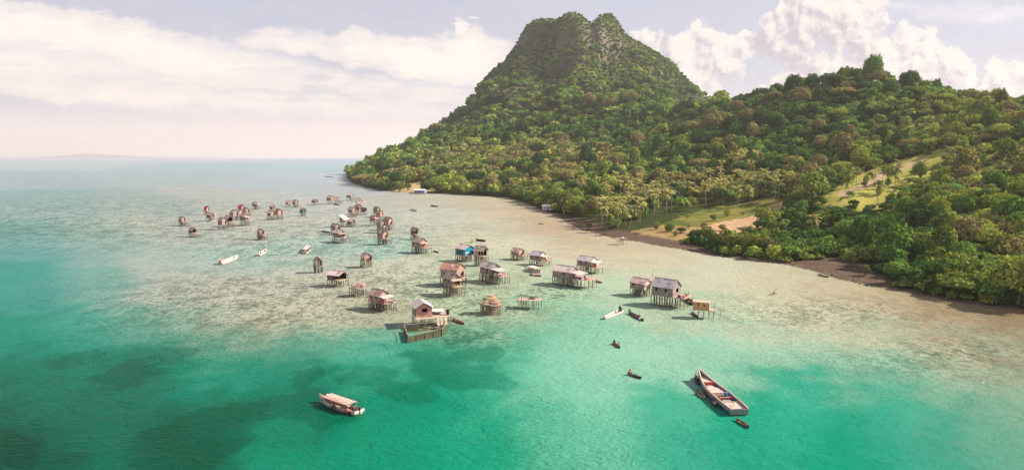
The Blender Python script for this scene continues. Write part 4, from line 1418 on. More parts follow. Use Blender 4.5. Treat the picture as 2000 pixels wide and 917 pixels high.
def stilt_house(label, px, py, wpx, hpx, yaw=-32, wall='wood', roof='thatch', deck=0.0, style='gable', stilts='stilt', door='x', windows=True, dm='palewood', ns=(4, 3), ratio=1.3, split=(0.45, 0.33, 0.22), junk=0, base=0.0, cat='stilt house', group='stilt houses in the lagoon', side_wall=None, rails=True, nm='stilt_house', far=False, poles=3):
    s = px_per_m(py)
    wpx, hpx = wpx * (1.22 if far else 1.12), hpx * (1.16 if far else 1.12)
    ns = (ns[0] + (0 if far else 2), ns[1])
    ya = math.radians(yaw)
    D = wpx / s / (ratio * abs(math.cos(ya)) + abs(math.sin(ya)))
    Wd = D * ratio
    H = max(hpx / s - 0.25 * D * 0.2, 2.6)
    hs, hw, hr = (H * k for k in split)
    p = at(px, py)
    # the photograph gives the near edge of the stilts; step back by half the footprint
    back = 0.5 * (Wd * abs(math.sin(ya)) + D * abs(math.cos(ya)))
    loc = Vector((p.x, p.y, 0)) + Vector((p.x, p.y, 0)).normalized() * back * 0.8
    t = thing(nm, label, cat, (loc.x, loc.y, base), ya, group)
    t.rotation_euler = (R.uniform(-.02, .02), R.uniform(-.025, .025), ya)
    x0, x1, y0, y1 = -Wd / 2, Wd / 2, -D / 2, D / 2
    xd = x1 + deck / s
    # platform
    m = MB()
    m.box(x0 - .1, x1 + .1, y0 - .1, y1 + .1, hs - .14, hs - .02)
    for k in range(3):
        yy = y0 + D * (0.1 + 0.4 * k)
        m.box(x0 - .25, x1 + .2, yy - .05, yy + .05, hs - .30, hs - .143)
    m.build('platform', MAT[dm], t)
    nx, ny = ns
    for i in range(nx):
        for j in range(ny):
            if R.random() < 0.06 and 0 < i < nx - 1:
                continue
            stilt(t, x0 + Wd * (i + R.uniform(-.12, .12)) / (nx - 1), y0 + D * (j + R.uniform(-.1, .1)) / (ny - 1), hs - .12, 0.22, R.uniform(.075, .12), stilts)
    if deck > 0:
        m = plank_deck(MB(), x1 + .12, xd, y0 - .05, y1 + .1, hs - .05)
        m.build('deck', MAT[dm], t)
        nd = max(2, int((xd - x1) / 1.3) + 1)
        for i in range(nd):
            for yy in (y0, (y0 + y1) / 2, y1):
                if R.random() < 0.9:
                    stilt(t, x1 + (xd - x1) * (i + 1) / nd - .1, yy + R.uniform(-.15, .15), hs - .1, 0.2, R.uniform(.04, .07), stilts, R.choice([0, 0, 0, 0.5, 1.1]))
        if rails:
            m = MB()
            m.tube([(x1 + .1, y0, hs + .75), (xd, y0, hs + R.uniform(.55, .8))], .035, 5)
            m.tube([(xd, y0, hs + .7), (xd, y1, hs + R.uniform(.5, .8))], .035, 5)
            for q in range(3):
                m.tube([(xd - (xd - x1) * q * .45, y0, hs - .05), (xd - (xd - x1) * q * .45 + .03, y0, hs + .8)], .03, 5)
            m.build('railing', MAT[dm], t)
    if not far:
        for q in range(2):
            m = MB()
            yy = (y0 - .06, y1 + .06)[q]
            m.tube([(x0, yy, .3), (x0 + Wd * R.uniform(.4, .6), yy, hs - .25)], .05, 5)
            m.build('brace', MAT[stilts], t)
    if deck > 9 and style == 'gable' and R.random() < .75:
        ax, az = x1 + (xd - x1) * R.uniform(.55, .9), hs + hw * R.uniform(.62, .8)
        MB().slab([(x1 + .34, y0 - .1, hs + hw * .93), (ax, y0 - .2, az), (ax + R.uniform(-.2, .2), y1 * R.uniform(.3, 1.0), az + R.uniform(-.15, .1)), (x1 + .34, y1 * .95, hs + hw * .95)], .05).build('awning', MAT[R.choice(['palesheet', 'palethatch', 'pinkroof', 'thatch', 'zinc'])], t)
        for yy in (y0, y1 * .3):
            MB().tube([(ax - .15, yy, hs - .1), (ax - .1, yy, az - .06)], .045, 5).build('awning_post', MAT['palewood'], t)
    if not far and style == 'gable':
        for q in range(3):
            w_, h_ = R.uniform(.5, 1.1), R.uniform(.4, .9)
            a_, z_ = R.uniform(.02, .98), hs + R.uniform(.05, max(.1, hw - h_ - .1))
            if q < 2:
                xx = x0 + (Wd - w_) * a_
                MB().box(xx, xx + w_, y0 - .035, y0 - .004, z_, z_ + h_).build('wall_patch', MAT[R.choice(['palewood', 'thatch', 'palesheet', 'pinkthatch', 'darkwood'])], t)
            else:
                MB().box(x1 + .004, x1 + .035, y0 + .1, y0 + .1 + D * .4, z_, z_ + h_).build('wall_patch', MAT[R.choice(['palewood', 'thatch', 'palesheet', 'pinkthatch'])], t)
        if deck > 9:
            cm, cn = CLOTHS[len(cloth_done) % len(CLOTHS)]
            cloth_done.append(1)
            m = MB()
            ww = R.uniform(.7, 1.1)
            m.slab([(-ww / 2, .06, .02), (ww / 2, .06, .02), (ww / 2, .10, -.75), (-ww / 2, .12, -.7)], .02)
            m.slab([(-ww / 2, -.06, .02), (ww / 2, -.06, .02), (ww / 2, .06, .025), (-ww / 2, .06, .025)], .02)
            o = m.build('drying_cloth', MAT[cm])
            o.location = Matrix.Translation(t.location) @ Matrix.Rotation(ya, 4, 'Z') @ Vector((x1 + (xd - x1) * .55, y0 - .06, hs + .70))
            o.rotation_euler = (0, 0, ya + math.pi)
            tag(o, f'{cn} cloth drying on the rail of the {" ".join(label.split(",")[0].split()[:7])}', 'cloth', 'cloths drying on the deck rails')
    for q in range(poles + (2 if far else 5)):
        m = MB()
        xx, yy = R.uniform(x0, xd), R.choice([y0 - .15, y1 + .15])
        m.tube([(xx, yy, hs * .2 - 1), (xx + R.uniform(-.6, .6), yy, hs * .6), (xx + R.uniform(-1.2, 1.2), yy + R.uniform(-.2, .2), hs + R.uniform(0.0, 1.0))], [.045, .04, .03], 5)
        m.build('pole', MAT[stilts], t)
    # walls
    z0, z1 = hs - .017, hs + hw
    if style in ('gable', 'hip', 'open'):
        m = MB()
        dw, dh = min(.9, Wd * .25), min(1.6, hw * .85)
        sd = D * 0.62
        hole_x = [(sd, sd + dw * .9, z0, z0 + dh)] if door == 'x' else []
        hole_y = [(Wd * .55, Wd * .55 + dw, z0, z0 + dh)] if door == 'y' else []
        if windows:
            hole_y = hole_y or [(Wd * .18, Wd * .18 + .55, z0 + hw * .42, z0 + hw * .78), (Wd * .62, Wd * .62 + .55, z0 + hw * .42, z0 + hw * .78)]
            if door != 'x':
                hole_x = [(D * .4, D * .4 + D * .3, z0 + hw * .35, z0 + hw * .8)]
        m1 = m
        if style == 'open':
            wall_panel(m1, (x0, y1), (x0, y0), z0, z1, z1)
            wall_panel(m1, (x0 + .07, y0), (x0 + Wd * .45, y0), z0, z1, z1)
            wall_panel(m1, (x0 + Wd * .5, y1), (x0 + .07, y1), z0, z1, z1)
            for xx in (x0 + Wd * .72, x1 - .08):
                for yy in (y0 + .05, y1 - .05):
                    m1.tube([(xx, yy, z0), (xx, yy, z1 + .05)], .05, 5)
            m1.build('wall', MAT[wall], t)
        else:
            wall_panel(m1, (x0, y0), (x1, y0), z0, z1, z1, hole_y)
            wall_panel(m1, (x1, y1), (x0, y1), z0, z1, z1)
            wall_panel(m1, (x0, y1 - .07), (x0, y0 + .07), z0, z1, z1)
            m1.add([(x0, y0 + .07, z1), (x0, y1 - .07, z1), (x0, 0, z1 + hr - .05), (x0 + .06, y0 + .07, z1), (x0 + .06, y1 - .07, z1), (x0 + .06, 0, z1 + hr - .05)], [(0, 2, 1), (3, 4, 5), (0, 3, 5, 2), (1, 2, 5, 4)])
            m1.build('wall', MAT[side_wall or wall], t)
            m2 = MB()
            wall_panel(m2, (x1, y0 + .07), (x1, y1 - .07), z0, z1, z1, hole_x)
            m2.add([(x1, y0 + .07, z1 + .002), (x1, y1 - .07, z1 + .002), (x1, 0, z1 + hr - .05), (x1 - .06, y0 + .07, z1 + .002), (x1 - .06, y1 - .07, z1 + .002), (x1 - .06, 0, z1 + hr - .05)], [(0, 1, 2), (3, 5, 4), (0, 2, 5, 3), (1, 4, 5, 2)])
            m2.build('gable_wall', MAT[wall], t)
            if hole_y and not far:
                for q in hole_y:
                    f = MB()
                    xa, xb = x0 + q[0], x0 + q[1]
                    f.box(xa - .06, xb + .06, y0 - .05, y0 - .003, q[3] + .003, q[3] + .07)
                    f.box(xa - .06, xb + .06, y0 - .05, y0 - .003, q[2] - .07, q[2] - .003)
                    f.build('window_frame' if door != 'y' else 'door_frame', MAT['palewood'], t)
            if hole_x and not far and door == 'x':
                d = MB().box(0, dw * .85, -.025, .025, z0 + .03, z0 + dh - .03, Matrix.Translation((x1 + .03, y0 + .07 + sd, 0)) @ Matrix.Rotation(math.radians(-35), 4, 'Z'))
                d.build('door', MAT['darkwood'], t)
        # dark sheet standing in for the shade inside the room
        MB().box(x0 + .12, x1 - .5, y1 - .16, y1 - .12, z0 + .02, z1 - .02).build('room_shade_panel', MAT['room_shade'], t)
        ov = .32
        m = MB()
        zr = z1 + hr
        drop = hr * ov / (D / 2)
        sag = R.uniform(-.05, .05)
        for sgn in (-1, 1):
            ye = sgn * (D / 2 + ov)
            nseg = 5
            for k in range(nseg):
                xa = x0 - ov + (Wd + 2 * ov) * k / nseg
                xb = x0 - ov + (Wd + 2 * ov) * (k + 1) / nseg - .012
                dz = R.uniform(-.02, .025) + sag * math.sin(math.pi * k / nseg)
                e = R.uniform(-.06, .06)
                q = [(xa, 0.0, zr + dz + .02), (xb, 0.0, zr + dz + .02), (xb, ye + e * sgn, z1 - drop + dz), (xa, ye + e * sgn, z1 - drop + dz)]
                m.slab(q if sgn < 0 else q[::-1], -.05 if sgn > 0 else -.05)
        m.build('roof', MAT[roof], t)
        for q in range(0 if far else R.choice([1, 2, 2])):
            w_, u0, u1 = R.uniform(.6, 1.3), R.uniform(.05, .3), R.uniform(.5, .85)
            xa = R.uniform(x0, x1 - w_)
            sl_ = lambda u: (zr + .085 - (zr - z1) * u)
            MB().slab([(xa, -D / 2 * u0, sl_(u0)), (xa, -D / 2 * u1, sl_(u1)), (xa + w_, -D / 2 * u1, sl_(u1) + .01), (xa + w_, -D / 2 * u0, sl_(u0) + .01)], .03).build('roof_patch', MAT[R.choice(['palesheet', 'zinc', 'rustroof', 'thatch', 'white'])], t)
        m = MB()
        m.tube([(x0 - ov - .05, 0, zr + .06), (x1 + ov + .05, 0, zr + .06 + sag)], .06, 6)
        m.build('ridge_pole', MAT['palewood' if roof not in ('zinc',) else 'zinc'], t)
    elif style == 'lean':
        m = MB()
        wall_panel(m, (x0, y1), (x0, y0), z0, z1, z1)
        wall_panel(m, (x0 + .07, y0), (x1, y0), z0, z0 + hw * .75, z0 + hw * .4)
        m.build('wall', MAT[wall], t)
        MB().slab([(x0 - .3, y0 - .3, z1 + hr), (x0 - .3, y1 + .3, z1 + hr + .1), (x1 + .2, y1 + .3, z0 + hw * .55), (x1 + .2, y0 - .3, z0 + hw * .5)], .06).build('roof', MAT[roof], t)
    elif style == 'ruin':
        m = MB()
        for q in range(16):
            xx, yy = R.uniform(x0, x1), R.uniform(y0, y1)
            m.tube([(xx, yy, z0), (xx + R.uniform(-.5, .5), yy + R.uniform(-.5, .5), z0 + R.uniform(.4, 1.0) * hw)], .05, 5)
        m.build('frame', MAT[wall], t)
        m = MB()
        for q in range(7):
            xx, yy = R.uniform(x0, x1 - .5), R.uniform(y0, y1 - .3)
            a, b = R.uniform(.8, 1.8), R.uniform(.5, 1.1)
            zz = z0 + R.uniform(.25, .9) * hw
            tl = R.uniform(-.5, .5)
            m.slab([(xx, yy, zz), (xx + a, yy, zz + tl), (xx + a, yy + b, zz + tl + R.uniform(-.3, .3)), (xx, yy + b, zz + R.uniform(-.3, .3))], .05)
        m.build('wall', MAT[side_wall or wall], t)
        if roof:
            MB().slab([(x0 - .2, y0 - .2, z0 + hw * .9), (x0 + Wd * .7, y0 - .1, z0 + hw * 1.25), (x0 + Wd * .65, y1, z0 + hw * 1.2), (x0 - .1, y1 + .2, z0 + hw * .8)], .07).build('roof', MAT[roof], t)
    for q in range(junk + (1 if not far and deck > 3 and junk < 2 else 0)):
        belongings(t, x1 + R.uniform(.2, max(.4, xd - x1 - .3)), R.uniform(y0 + .2, y1 - .2), hs, label, q)
    return t, (x0, x1, y0, y1, hs, z1, xd)


PILE = [('bundle', 'pink cloth bundle', 'c_pink'), ('firewood_pile', 'pile of pale firewood', 'palewood'), ('water_jug', 'blue plastic water jug', 'jug_blue'), ('laundry_heap', 'heap of red laundry', 'c_red'), ('sack', 'pale stuffed sack', 'c_white'), ('basket', 'brown woven basket', 'boatbrown')]
PILE_CAT = {'bundle': 'bundle', 'firewood_pile': 'firewood', 'water_jug': 'water jug', 'laundry_heap': 'laundry', 'sack': 'sack', 'basket': 'basket'}
pile_seen = {}


def belongings(house, x, y, z, hl, q):
    nm, lab, mat = PILE[(len(pile_seen) + q * 2 + hash_s(hl)) % 6]
    key = (hl, nm)
    if key in pile_seen:
        return
    pile_seen[key] = 1
    short = hl.split(',')[0]
    short = ' '.join(w for w in short.split()[:8])
    M = house.matrix_basis
    w = Matrix.Translation(house.location) @ Matrix.Rotation(house.rotation_euler.z, 4, 'Z') @ Vector((x, y, z))
    m = MB()
    if nm == 'water_jug':
        m.tube([(0, 0, 0), (0, 0, .08), (0, 0, .55), (0, 0, .68), (0, 0, .75)], [.2, .24, .24, .12, .08], 8)
    elif nm == 'firewood_pile':
        for k in range(12):
            a = R.uniform(-.2, .2)
            yy, zz = R.uniform(-.4, .4), R.uniform(.05, .4)
            m.tube([(-.7, yy, zz + a * .3), (.7, yy + a, zz)], R.uniform(.05, .08), 5)
    elif nm == 'basket':
        m.tube([(0, 0, 0), (0, 0, .3), (0, 0, .42), (0, 0, .40), (0, 0, .1)], [.28, .38, .42, .36, .3], 9, False)
    else:
        lumps(m, .45, .38, .55)
    o = m.build(nm, MAT[mat])
    o.location = w
    o.rotation_euler = (0, 0, R.uniform(0, 3))
    tag(o, f'{lab} on the {short}', PILE_CAT[nm], 'belongings on the house decks')


def hash_s(s):
    return sum((i + 1) * ord(c) for i, c in enumerate(s)) % 97


def lumps(m, a, b, h, n=9, k=5):
    vs, fs = [], []
    for i in range(k + 1):
        t = i / k
        r = math.cos(t * math.pi / 2) ** 0.6
        for j in range(n):
            u = 2 * math.pi * j / n
            d = 1 + .22 * math.sin(3 * u + i) + R.uniform(-.1, .1)
            vs.append((a * r * d * math.cos(u), b * r * d * math.sin(u), h * math.sin(t * math.pi / 2)))
    for i in range(k):
        for j in range(n):
            fs.append((i * n + j, i * n + (j + 1) % n, (i + 1) * n + (j + 1) % n, (i + 1) * n + j))
    m.add(vs, fs)


CLOTHS = [('c_red', 'red'), ('c_blue', 'blue'), ('c_white', 'white'), ('c_pink', 'pink'), ('c_yellow', 'yellow')]
cloth_done = []
H = stilt_house
# far groups, west to east as one reads the picture
H('tiny weathered hut at the outer end of the far cluster, junk deck beside it', 356, 441, 10, 16, -30, 'wood', 'palethatch', 16, far=True, dm='pinkthatch', poles=5)
H('tiny pink cloth-walled hut far out beyond the outermost huts', 404, 419, 8, 14, -30, 'pinkply', 'crimson', 0, far=True)
H('little dark hut with a tall mooring pole and buff heap', 411, 432, 11, 15, -25, 'darkwood', 'palethatch', 6, far=True, poles=4)
H('open-sided hut with a long deck, nearest of the outer cluster', 377, 463, 13, 16, -32, 'darkwood', 'thatch', 14, 'open', far=True)
H('grey thatched hut on dark stilts in front of the crowded cluster', 435, 449, 14, 22, -32, 'thatch', 'pinkroof', 0, far=True)
H('dark open hut with a pink roof and pale deck in the crowded cluster', 447, 444, 15, 21, -35, 'darkwood', 'pinkroof', 8, 'open', far=True)
H('grey-sided hut with a pink roof edge, largest of the crowded cluster', 458, 431, 15, 19, -40, 'greywall', 'pinkroof', 0, far=True)
H('tiny hut with a crimson roof behind the crowded cluster', 472, 418, 11, 16, -30, 'wood', 'crimson', 0, far=True)
H('small brown hut tucked beside the crimson-roofed hut', 481, 424, 11, 17, -38, 'thatch', 'palethatch', 4, far=True, junk=0)
H('small hut with a pale pink roof in the middle of the cluster', 468, 428, 12, 16, -30, 'pinkthatch', 'pinkroof', 0, far=True)
H('thatched hut with a long frail rack at the near edge of the cluster', 477, 440, 14, 21, -34, 'thatch', 'pinkroof', 18, far=True, poles=6)
H('small hut with a bare frame deck standing behind the cluster', 498, 408, 8, 12, -28, 'wood', 'palethatch', 13, far=True, poles=4)
H('tiny dark hut on thin stilts behind the twin brown huts', 532, 413, 8, 12, -20, 'darkwood', 'pinkroof', 0, far=True)
H('round-backed brown hut, nearer of the twin brown huts', 530, 430, 13, 17, -38, 'thatch', 'pinkroof', 0, far=True, junk=0)
H('tall pink-sided hut with a dark roof edge, farther twin', 545, 428, 13, 18, -42, 'pinkthatch', 'thatch', 3, far=True)
H('tiny hut with a pink roof standing over its reflection', 563, 403, 8, 10, -25, 'wood', 'pinkroof', 0, far=True)
H('tiny steep-roofed hut with a low pale deck', 577, 405, 9, 13, -32, 'thatch', 'palethatch', 8, far=True)
H('small hut with a teal front facing the sea', 592, 422, 10, 14, -40, 'teal', 'palethatch', 0, far=True, side_wall='teal')
H('tiny dark thatched hut with a boom out to one side', 615, 400, 10, 10, -30, 'darkwood', 'thatch', 4, far=True)
H('thatched half of the double house behind a flat boat', 646, 399, 13, 15, -30, 'thatch', 'palethatch', 0, far=True, ns=(3, 3))
H('cluttered pink half of the double house behind a flat boat', 660, 398, 12, 14, -34, 'pinkthatch', 'palethatch', 5, 'ruin', far=True, poles=5)
H('grey hut at the far end beside a long flat boat', 684, 392, 12, 13, -30, 'greywall', 'palesheet', 3, far=True)
H('low cluttered hut with a pale flat boat alongside', 701, 395, 11, 11, -34, 'pinkthatch', 'palesheet', 8, 'ruin', far=True)
H('thatched hut with a white boat under its deck', 510, 468, 13, 20, -45, 'greywall', 'pinkroof', 15, far=False, dm='pinkthatch', poles=5)
H('brown hut on tall thin stilts next to the dark double hut', 688, 424, 13, 18, -36, 'thatch', 'pinkroof', 4, far=True)
H('dark hut with an open rack, one of a tight pair', 700, 419, 12, 18, -32, 'darkwood', 'palethatch', 0, far=True)
H('dark low rack hut, the other of a tight pair', 711, 420, 9, 13, -30, 'darkwood', 'darkwood', 0, 'open', far=True)
H('tall grey thatch hut at the head of the middle row', 736, 424, 11, 18, -36, 'thatch', 'thatch', 0, far=True)
H('pinkish hut leaning against the head of the middle row', 742, 430, 11, 17, -36, 'pinkthatch', 'palethatch', 5, far=True)
H('low pink hut with a frail deck in the middle row', 730, 440, 12, 17, -35, 'pinkthatch', 'thatch', 12, far=True)
H('pale lean-to with a steep tin roof on white stilts', 673, 443, 15, 20, -28, 'palewood', 'palesheet', 0, 'lean', far=True)
H('dark green-sided hut touching the pale lean-to', 686, 443, 13, 13, -36, 'darkwood', 'pinkroof', 4, far=True)
H('grey hut behind the turquoise-shadowed hut', 656, 458, 17, 20, -40, 'greywall', 'thatch', 8, far=False, poles=4)
H('wide brown hut on few posts over a turquoise shadow', 663, 474, 24, 24, -46, 'wood', 'palesheet', 18, dm='pinkthatch', ns=(3, 2), poles=6, junk=1)
H('upright grey board hut on close stilts in the middle row', 745, 455, 16, 24, -48, 'greywall', 'palethatch', 4, ns=(5, 3))
H('pink-sided hut with a flat brown roof behind the board hut', 758, 450, 16, 24, -36, 'pinkthatch', 'thatch', 3)
H('tan hut with a dark doorway at the near end of the middle row', 748, 478, 19, 26, -38, 'pinkthatch', 'thatch', 10, ns=(5, 3), poles=5)
H('small open hut on tall legs by itself', 810, 468, 14, 22, -34, 'darkwood', 'pinkthatch', 0, 'open', ns=(3, 3))
H('big thatched hut with a pale gable and close stilts', 820, 495, 29, 27, -42, 'palethatch', 'thatch', 12, ns=(6, 4), door='none', poles=7, side_wall='thatch', junk=1)
H('narrow hut on tall legs with a steep pale roof', 622, 533, 17, 29, -60, 'thatch', 'palethatch', 0, ns=(3, 3), ratio=1.1, poles=2)
H('narrow hut with a pink steep roof and white stilts', 716, 523, 22, 27, -52, 'pinkthatch', 'pinkroof', 0, stilts='palestilt', ns=(4, 3), ratio=1.1, poles=3)
# nearer houses
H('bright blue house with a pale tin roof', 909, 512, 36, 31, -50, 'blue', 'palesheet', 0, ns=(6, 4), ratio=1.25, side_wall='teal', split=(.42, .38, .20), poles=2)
H('rickety bamboo annex of many poles beside the blue house', 940, 520, 25, 36, -30, 'palewood', 'palewood', 0, 'open', stilts='palestilt', ns=(6, 4), poles=9, split=(.5, .3, .2))
H('brown gabled hut with seats on its roof edge, near the white-walled house', 1011, 508, 24, 21, -42, 'pinkthatch', 'palethatch', 9, ns=(5, 3), poles=5)
H('white-walled house with a grey tin roof and pale frame stilts', 1051, 519, 30, 25, -42, 'white', 'zinc', 14, ns=(5, 3), stilts='palestilt', side_wall='greywall', poles=7)  # grey side wall: shade of the unlit face put into its colour
H('white-walled house with a lilac grey roof, closest to the shore', 1147, 533, 37, 29, -42, 'white', 'zinc', 20, ns=(5, 3), side_wall='greywall', poles=7)  # side darker than the white gable, its shade painted as grey
H('large plank house with a pale roof and long cluttered deck', 1104, 559, 46, 36, -38, 'greywall', 'palesheet', 44, ns=(7, 4), dm='pinkthatch', junk=5, poles=9, door='none')
H('grey tin-roofed house with a dark doorway and pink cluttered deck', 957, 552, 37, 36, -48, 'greywall', 'zinc', 28, ns=(7, 4), dm='pinkthatch', junk=4, poles=8)
H('tall junk-walled house with rusty roof sheets behind the plank hut', 885, 560, 44, 42, -30, 'wood', 'rustroof', 10, ns=(6, 4), poles=10, split=(.4, .38, .22), junk=1)
H('steep-roofed plank hut on crooked poles in front of the junk house', 883, 578, 32, 42, -55, 'greywall', 'palethatch', 14, ns=(6, 4), poles=10, stilts='palestilt')
H('broken hut of bare sticks with an orange sheet', 957, 615, 34, 42, -40, 'pinkthatch', 'palethatch', 10, 'ruin', stilts='palestilt', ns=(6, 5), poles=12, side_wall='orange')
H('open-fronted hut with a ragged flat roof and dark underside', 660, 561, 36, 29, -30, 'darkwood', 'palesheet', 0, 'open', ns=(4, 3), split=(.45, .35, .2), poles=4)
H('half-fallen hut heaped with pink matting', 700, 580, 31, 36, -34, 'pinkthatch', None, 0, 'ruin', side_wall='pinkthatch', ns=(4, 3), poles=3)
H('thatched hut on a close picket of stilts with a woven annex', 741, 607, 38, 38, -40, 'pinkthatch', 'palethatch', 22, ns=(8, 4), poles=5, door='none', junk=2)
H('grey house with a pinkish roof beside the largest grey house', 1251, 580, 38, 33, -46, 'palesheet', 'pinkroof', 0, ns=(6, 4), side_wall='greywall', poles=3)
H('largest grey board house with a striped tin roof', 1300, 600, 52, 50, -40, 'greywall', 'zinc', 26, ns=(7, 4), dm='pinkthatch', junk=4, poles=5, door='none', split=(.42, .34, .24))


def flat_hut():
    """The orange matting hut with a flat roof on a handful of thin stilts."""
    s = px_per_m(622)
    p = at(1372, 622)
    t = thing('stilt_house', 'flat-roofed hut of orange matting on thin stilts', 'stilt house', (p.x, p.y + 1.2, 0), math.radians(-20), 'stilt houses in the lagoon')
    x0, x1, y0, y1, z0, z1 = -1.7, 1.7, -1.0, 1.0, 2.0, 3.7
    MB().box(x0 - .1, x1 + 1.1, y0 - .1, y1 + .1, z0 - .14, z0 - .02).build('platform', MAT['palewood'], t)
    m = MB()
    wall_panel(m, (x0, y0), (x1, y0), z0, z1, z1, [(.9, 1.3, 2.9, 3.3), (2.2, 2.6, 2.8, 3.2)])
    wall_panel(m, (x1, y0 + .07), (x1, y1), z0, z1, z1)
    wall_panel(m, (x1 - .07, y1), (x0, y1), z0, z1, z1)
    wall_panel(m, (x0, y1 - .07), (x0, y0 + .07), z0, z1, z1)
    m.build('wall', MAT['orange'], t)
    MB().slab([(x0 - .15, y0 - .15, z1 + .05), (x1 + .15, y0 - .15, z1 + .02), (x1 + .15, y1 + .15, z1 + .06), (x0 - .15, y1 + .15, z1 + .1)], .05).build('roof', MAT['palewood'], t)
    for x in (x0, -.6, .6, x1, x1 + 1.0):
        for y in (y0, y1):
            stilt(t, x, y, z0 - .1, .08, .05, 'stilt', 0.0 if x < x1 else R.choice([0, 1.6]))


flat_hut()


def pink_house():
    p = at(820, 640)
    t = thing('stilt_house', 'pink-gabled house with a window, fish pen rails in front', 'stilt house', (p.x + .2, p.y + 2.4, 0), math.radians(-72), 'stilt houses in the lagoon')
    x0, x1, y0, y1, z0, z1, zr = -2.3, 2.3, -1.75, 1.75, 2.55, 4.45, 5.5
    MB().box(x0 - .1, x1 + .1, y0 - .1, y1 + .1, z0 - .16, z0 - .02).build('platform', MAT['palewood'], t)
    m = MB()
    wall_panel(m, (x0, y0), (x1, y0), z0, z1, z1, [(3.5, 4.1, z0 + .1, z0 + 1.5)])
    wall_panel(m, (x1 - .07, y1), (x0, y1), z0, z1, z1)
    wall_panel(m, (x0, y1 - .07), (x0, y0 + .07), z0, z1, z1)
    m.build('wall', MAT['greywall'], t)
    m = MB()
    wall_panel(m, (x1, y0), (x1, y1), z0, z1, z1, [(1.35, 2.45, z0 + .85, z0 + 1.6)])
    m.add([(x1, y0, z1 + .002), (x1, y1, z1 + .002), (x1, 0, zr - .06), (x1 - .06, y0, z1 + .002), (x1 - .06, y1, z1 + .002), (x1 - .06, 0, zr - .06)], [(0, 1, 2), (3, 5, 4), (0, 2, 5, 3), (1, 4, 5, 2)])
    m.build('gable_wall', MAT['pinkply'], t)
    m = MB()
    m.box(x1 + .003, x1 + .05, y0 + 1.27, y0 + 1.347, z0 + .8, z0 + 1.65)
    m.box(x1 + .003, x1 + .05, y0 + 2.453, y0 + 2.53, z0 + .8, z0 + 1.65)
    m.box(x1 + .003, x1 + .05, y0 + 1.347, y0 + 2.453, z0 + .77, z0 + .847)
    m.build('window_frame', MAT['pinkthatch'], t)
    MB().box(x0 + .2, x0 + .25, y0 + .1, y1 - .1, z0, z1 - .05).build('room_shade_panel', MAT['room_shade'], t)
    m = MB()
    for sgn in (-1, 1):
        for k in range(5):
            xa, xb = x0 - .4 + 5.4 * k / 5, x0 - .4 + 5.4 * (k + 1) / 5 - .01
            q = [(xa, 0, zr + .03), (xb, 0, zr + .03), (xb, sgn * 2.15, z1 - .2), (xa, sgn * 2.15, z1 - .2)]
            m.slab(q if sgn < 0 else q[::-1], -.05)
    m.build('roof', MAT['palesheet'], t)
    for i in range(4):
        for y in (y0, 0, y1):
            stilt(t, x0 + 4.6 * i / 3, y, z0 - .14, .12, .075)
    # porch in front and the long work deck to its right
    plank_deck(MB(), x1 + .15, x1 + 1.7, y0 - .2, y1 + .1, 2.3).build('deck', MAT['palewood'], t)
    for y in (y0, 0, y1):
        stilt(t, x1 + 1.55, y, 2.25, .1, .06, 'palestilt')
    plank_deck(MB(), -2.2, 2.2, y1 + .2, y1 + 4.1, 2.1, along='x', w=.4).build('deck', MAT['palewood'], t)
    for x in (-2.0, 0.0, 2.0):
        for y in (y1 + 2.2, y1 + 4.0):
            stilt(t, x, y, 2.05, .12, .07, 'stilt', R.choice([0, .9]))
    m = MB()
    for y, k in ((y1 + 1.0, 0), (y1 + 1.7, .1), (y1 + 2.6, 0.05)):
        m.slab([(x1 + .0, y, 2.1 + k), (x1 + .0, y + .45, 2.1 + k), (x1 + 2.6, y + .6 - .5, .95 + k), (x1 + 2.6, y - .5 + .1, .95 + k)], -.05)
    m.build('gangplank', MAT['palewood'], t)
    MB().slab([(-1.9, y1 + .4, 3.1), (.6, y1 + .4, 3.0), (.6, y1 + 3.2, 2.75), (-1.9, y1 + 3.2, 2.85)], .06).build('awning', MAT['palesheet'], t)
    m = MB()
    for x, y in ((-1.8, y1 + .5), (.5, y1 + .5), (.5, y1 + 3.1), (-1.8, y1 + 3.1)):
        m.tube([(x, y, 2.1), (x, y, 2.85)], .05, 5)
    m.build('post', MAT['palestilt'], t)
    for k, (lab, mat, dx, dy) in enumerate((('blue and white bundle at the back of the pink house deck', 'jug_blue', -2.0, 1.0), ('pale pink laundry at the back of the pink house deck', 'c_pink', -1.9, 2.8), ('dark blue barrel at the outer corner of the pink house deck', 'c_dark', .9, 3.7))):
        w = Matrix.Translation(t.location) @ Matrix.Rotation(t.rotation_euler.z, 4, 'Z') @ Vector((dx, y1 + dy, 2.1))
        m = MB()
        if k == 2:
            m.tube([(0, 0, 0), (0, 0, .3), (0, 0, .9), (0, 0, 1.2)], [.3, .36, .36, .3], 10)
        else:
            lumps(m, .5, .4, .6)
        o = m.build(['bundle', 'laundry_heap', 'barrel'][k], MAT[mat])
        o.location = w if k == 2 else w + Vector((0, 0, 0))
        tag(o, lab, ['bundle', 'laundry', 'barrel'][k])
    # fish pen: posts, rails and weed-grown netting
    a, b = at(797, 669), at(864, 656)
    c, d = at(872, 640), at(789, 648)
    pen = thing('fish_pen', 'fish pen of pale rails and green net below the pink house', 'fish pen', (a.x, a.y, 0))
    loc = [Vector((q.x - a.x, q.y - a.y, 0)) for q in (a, b, c, d)]
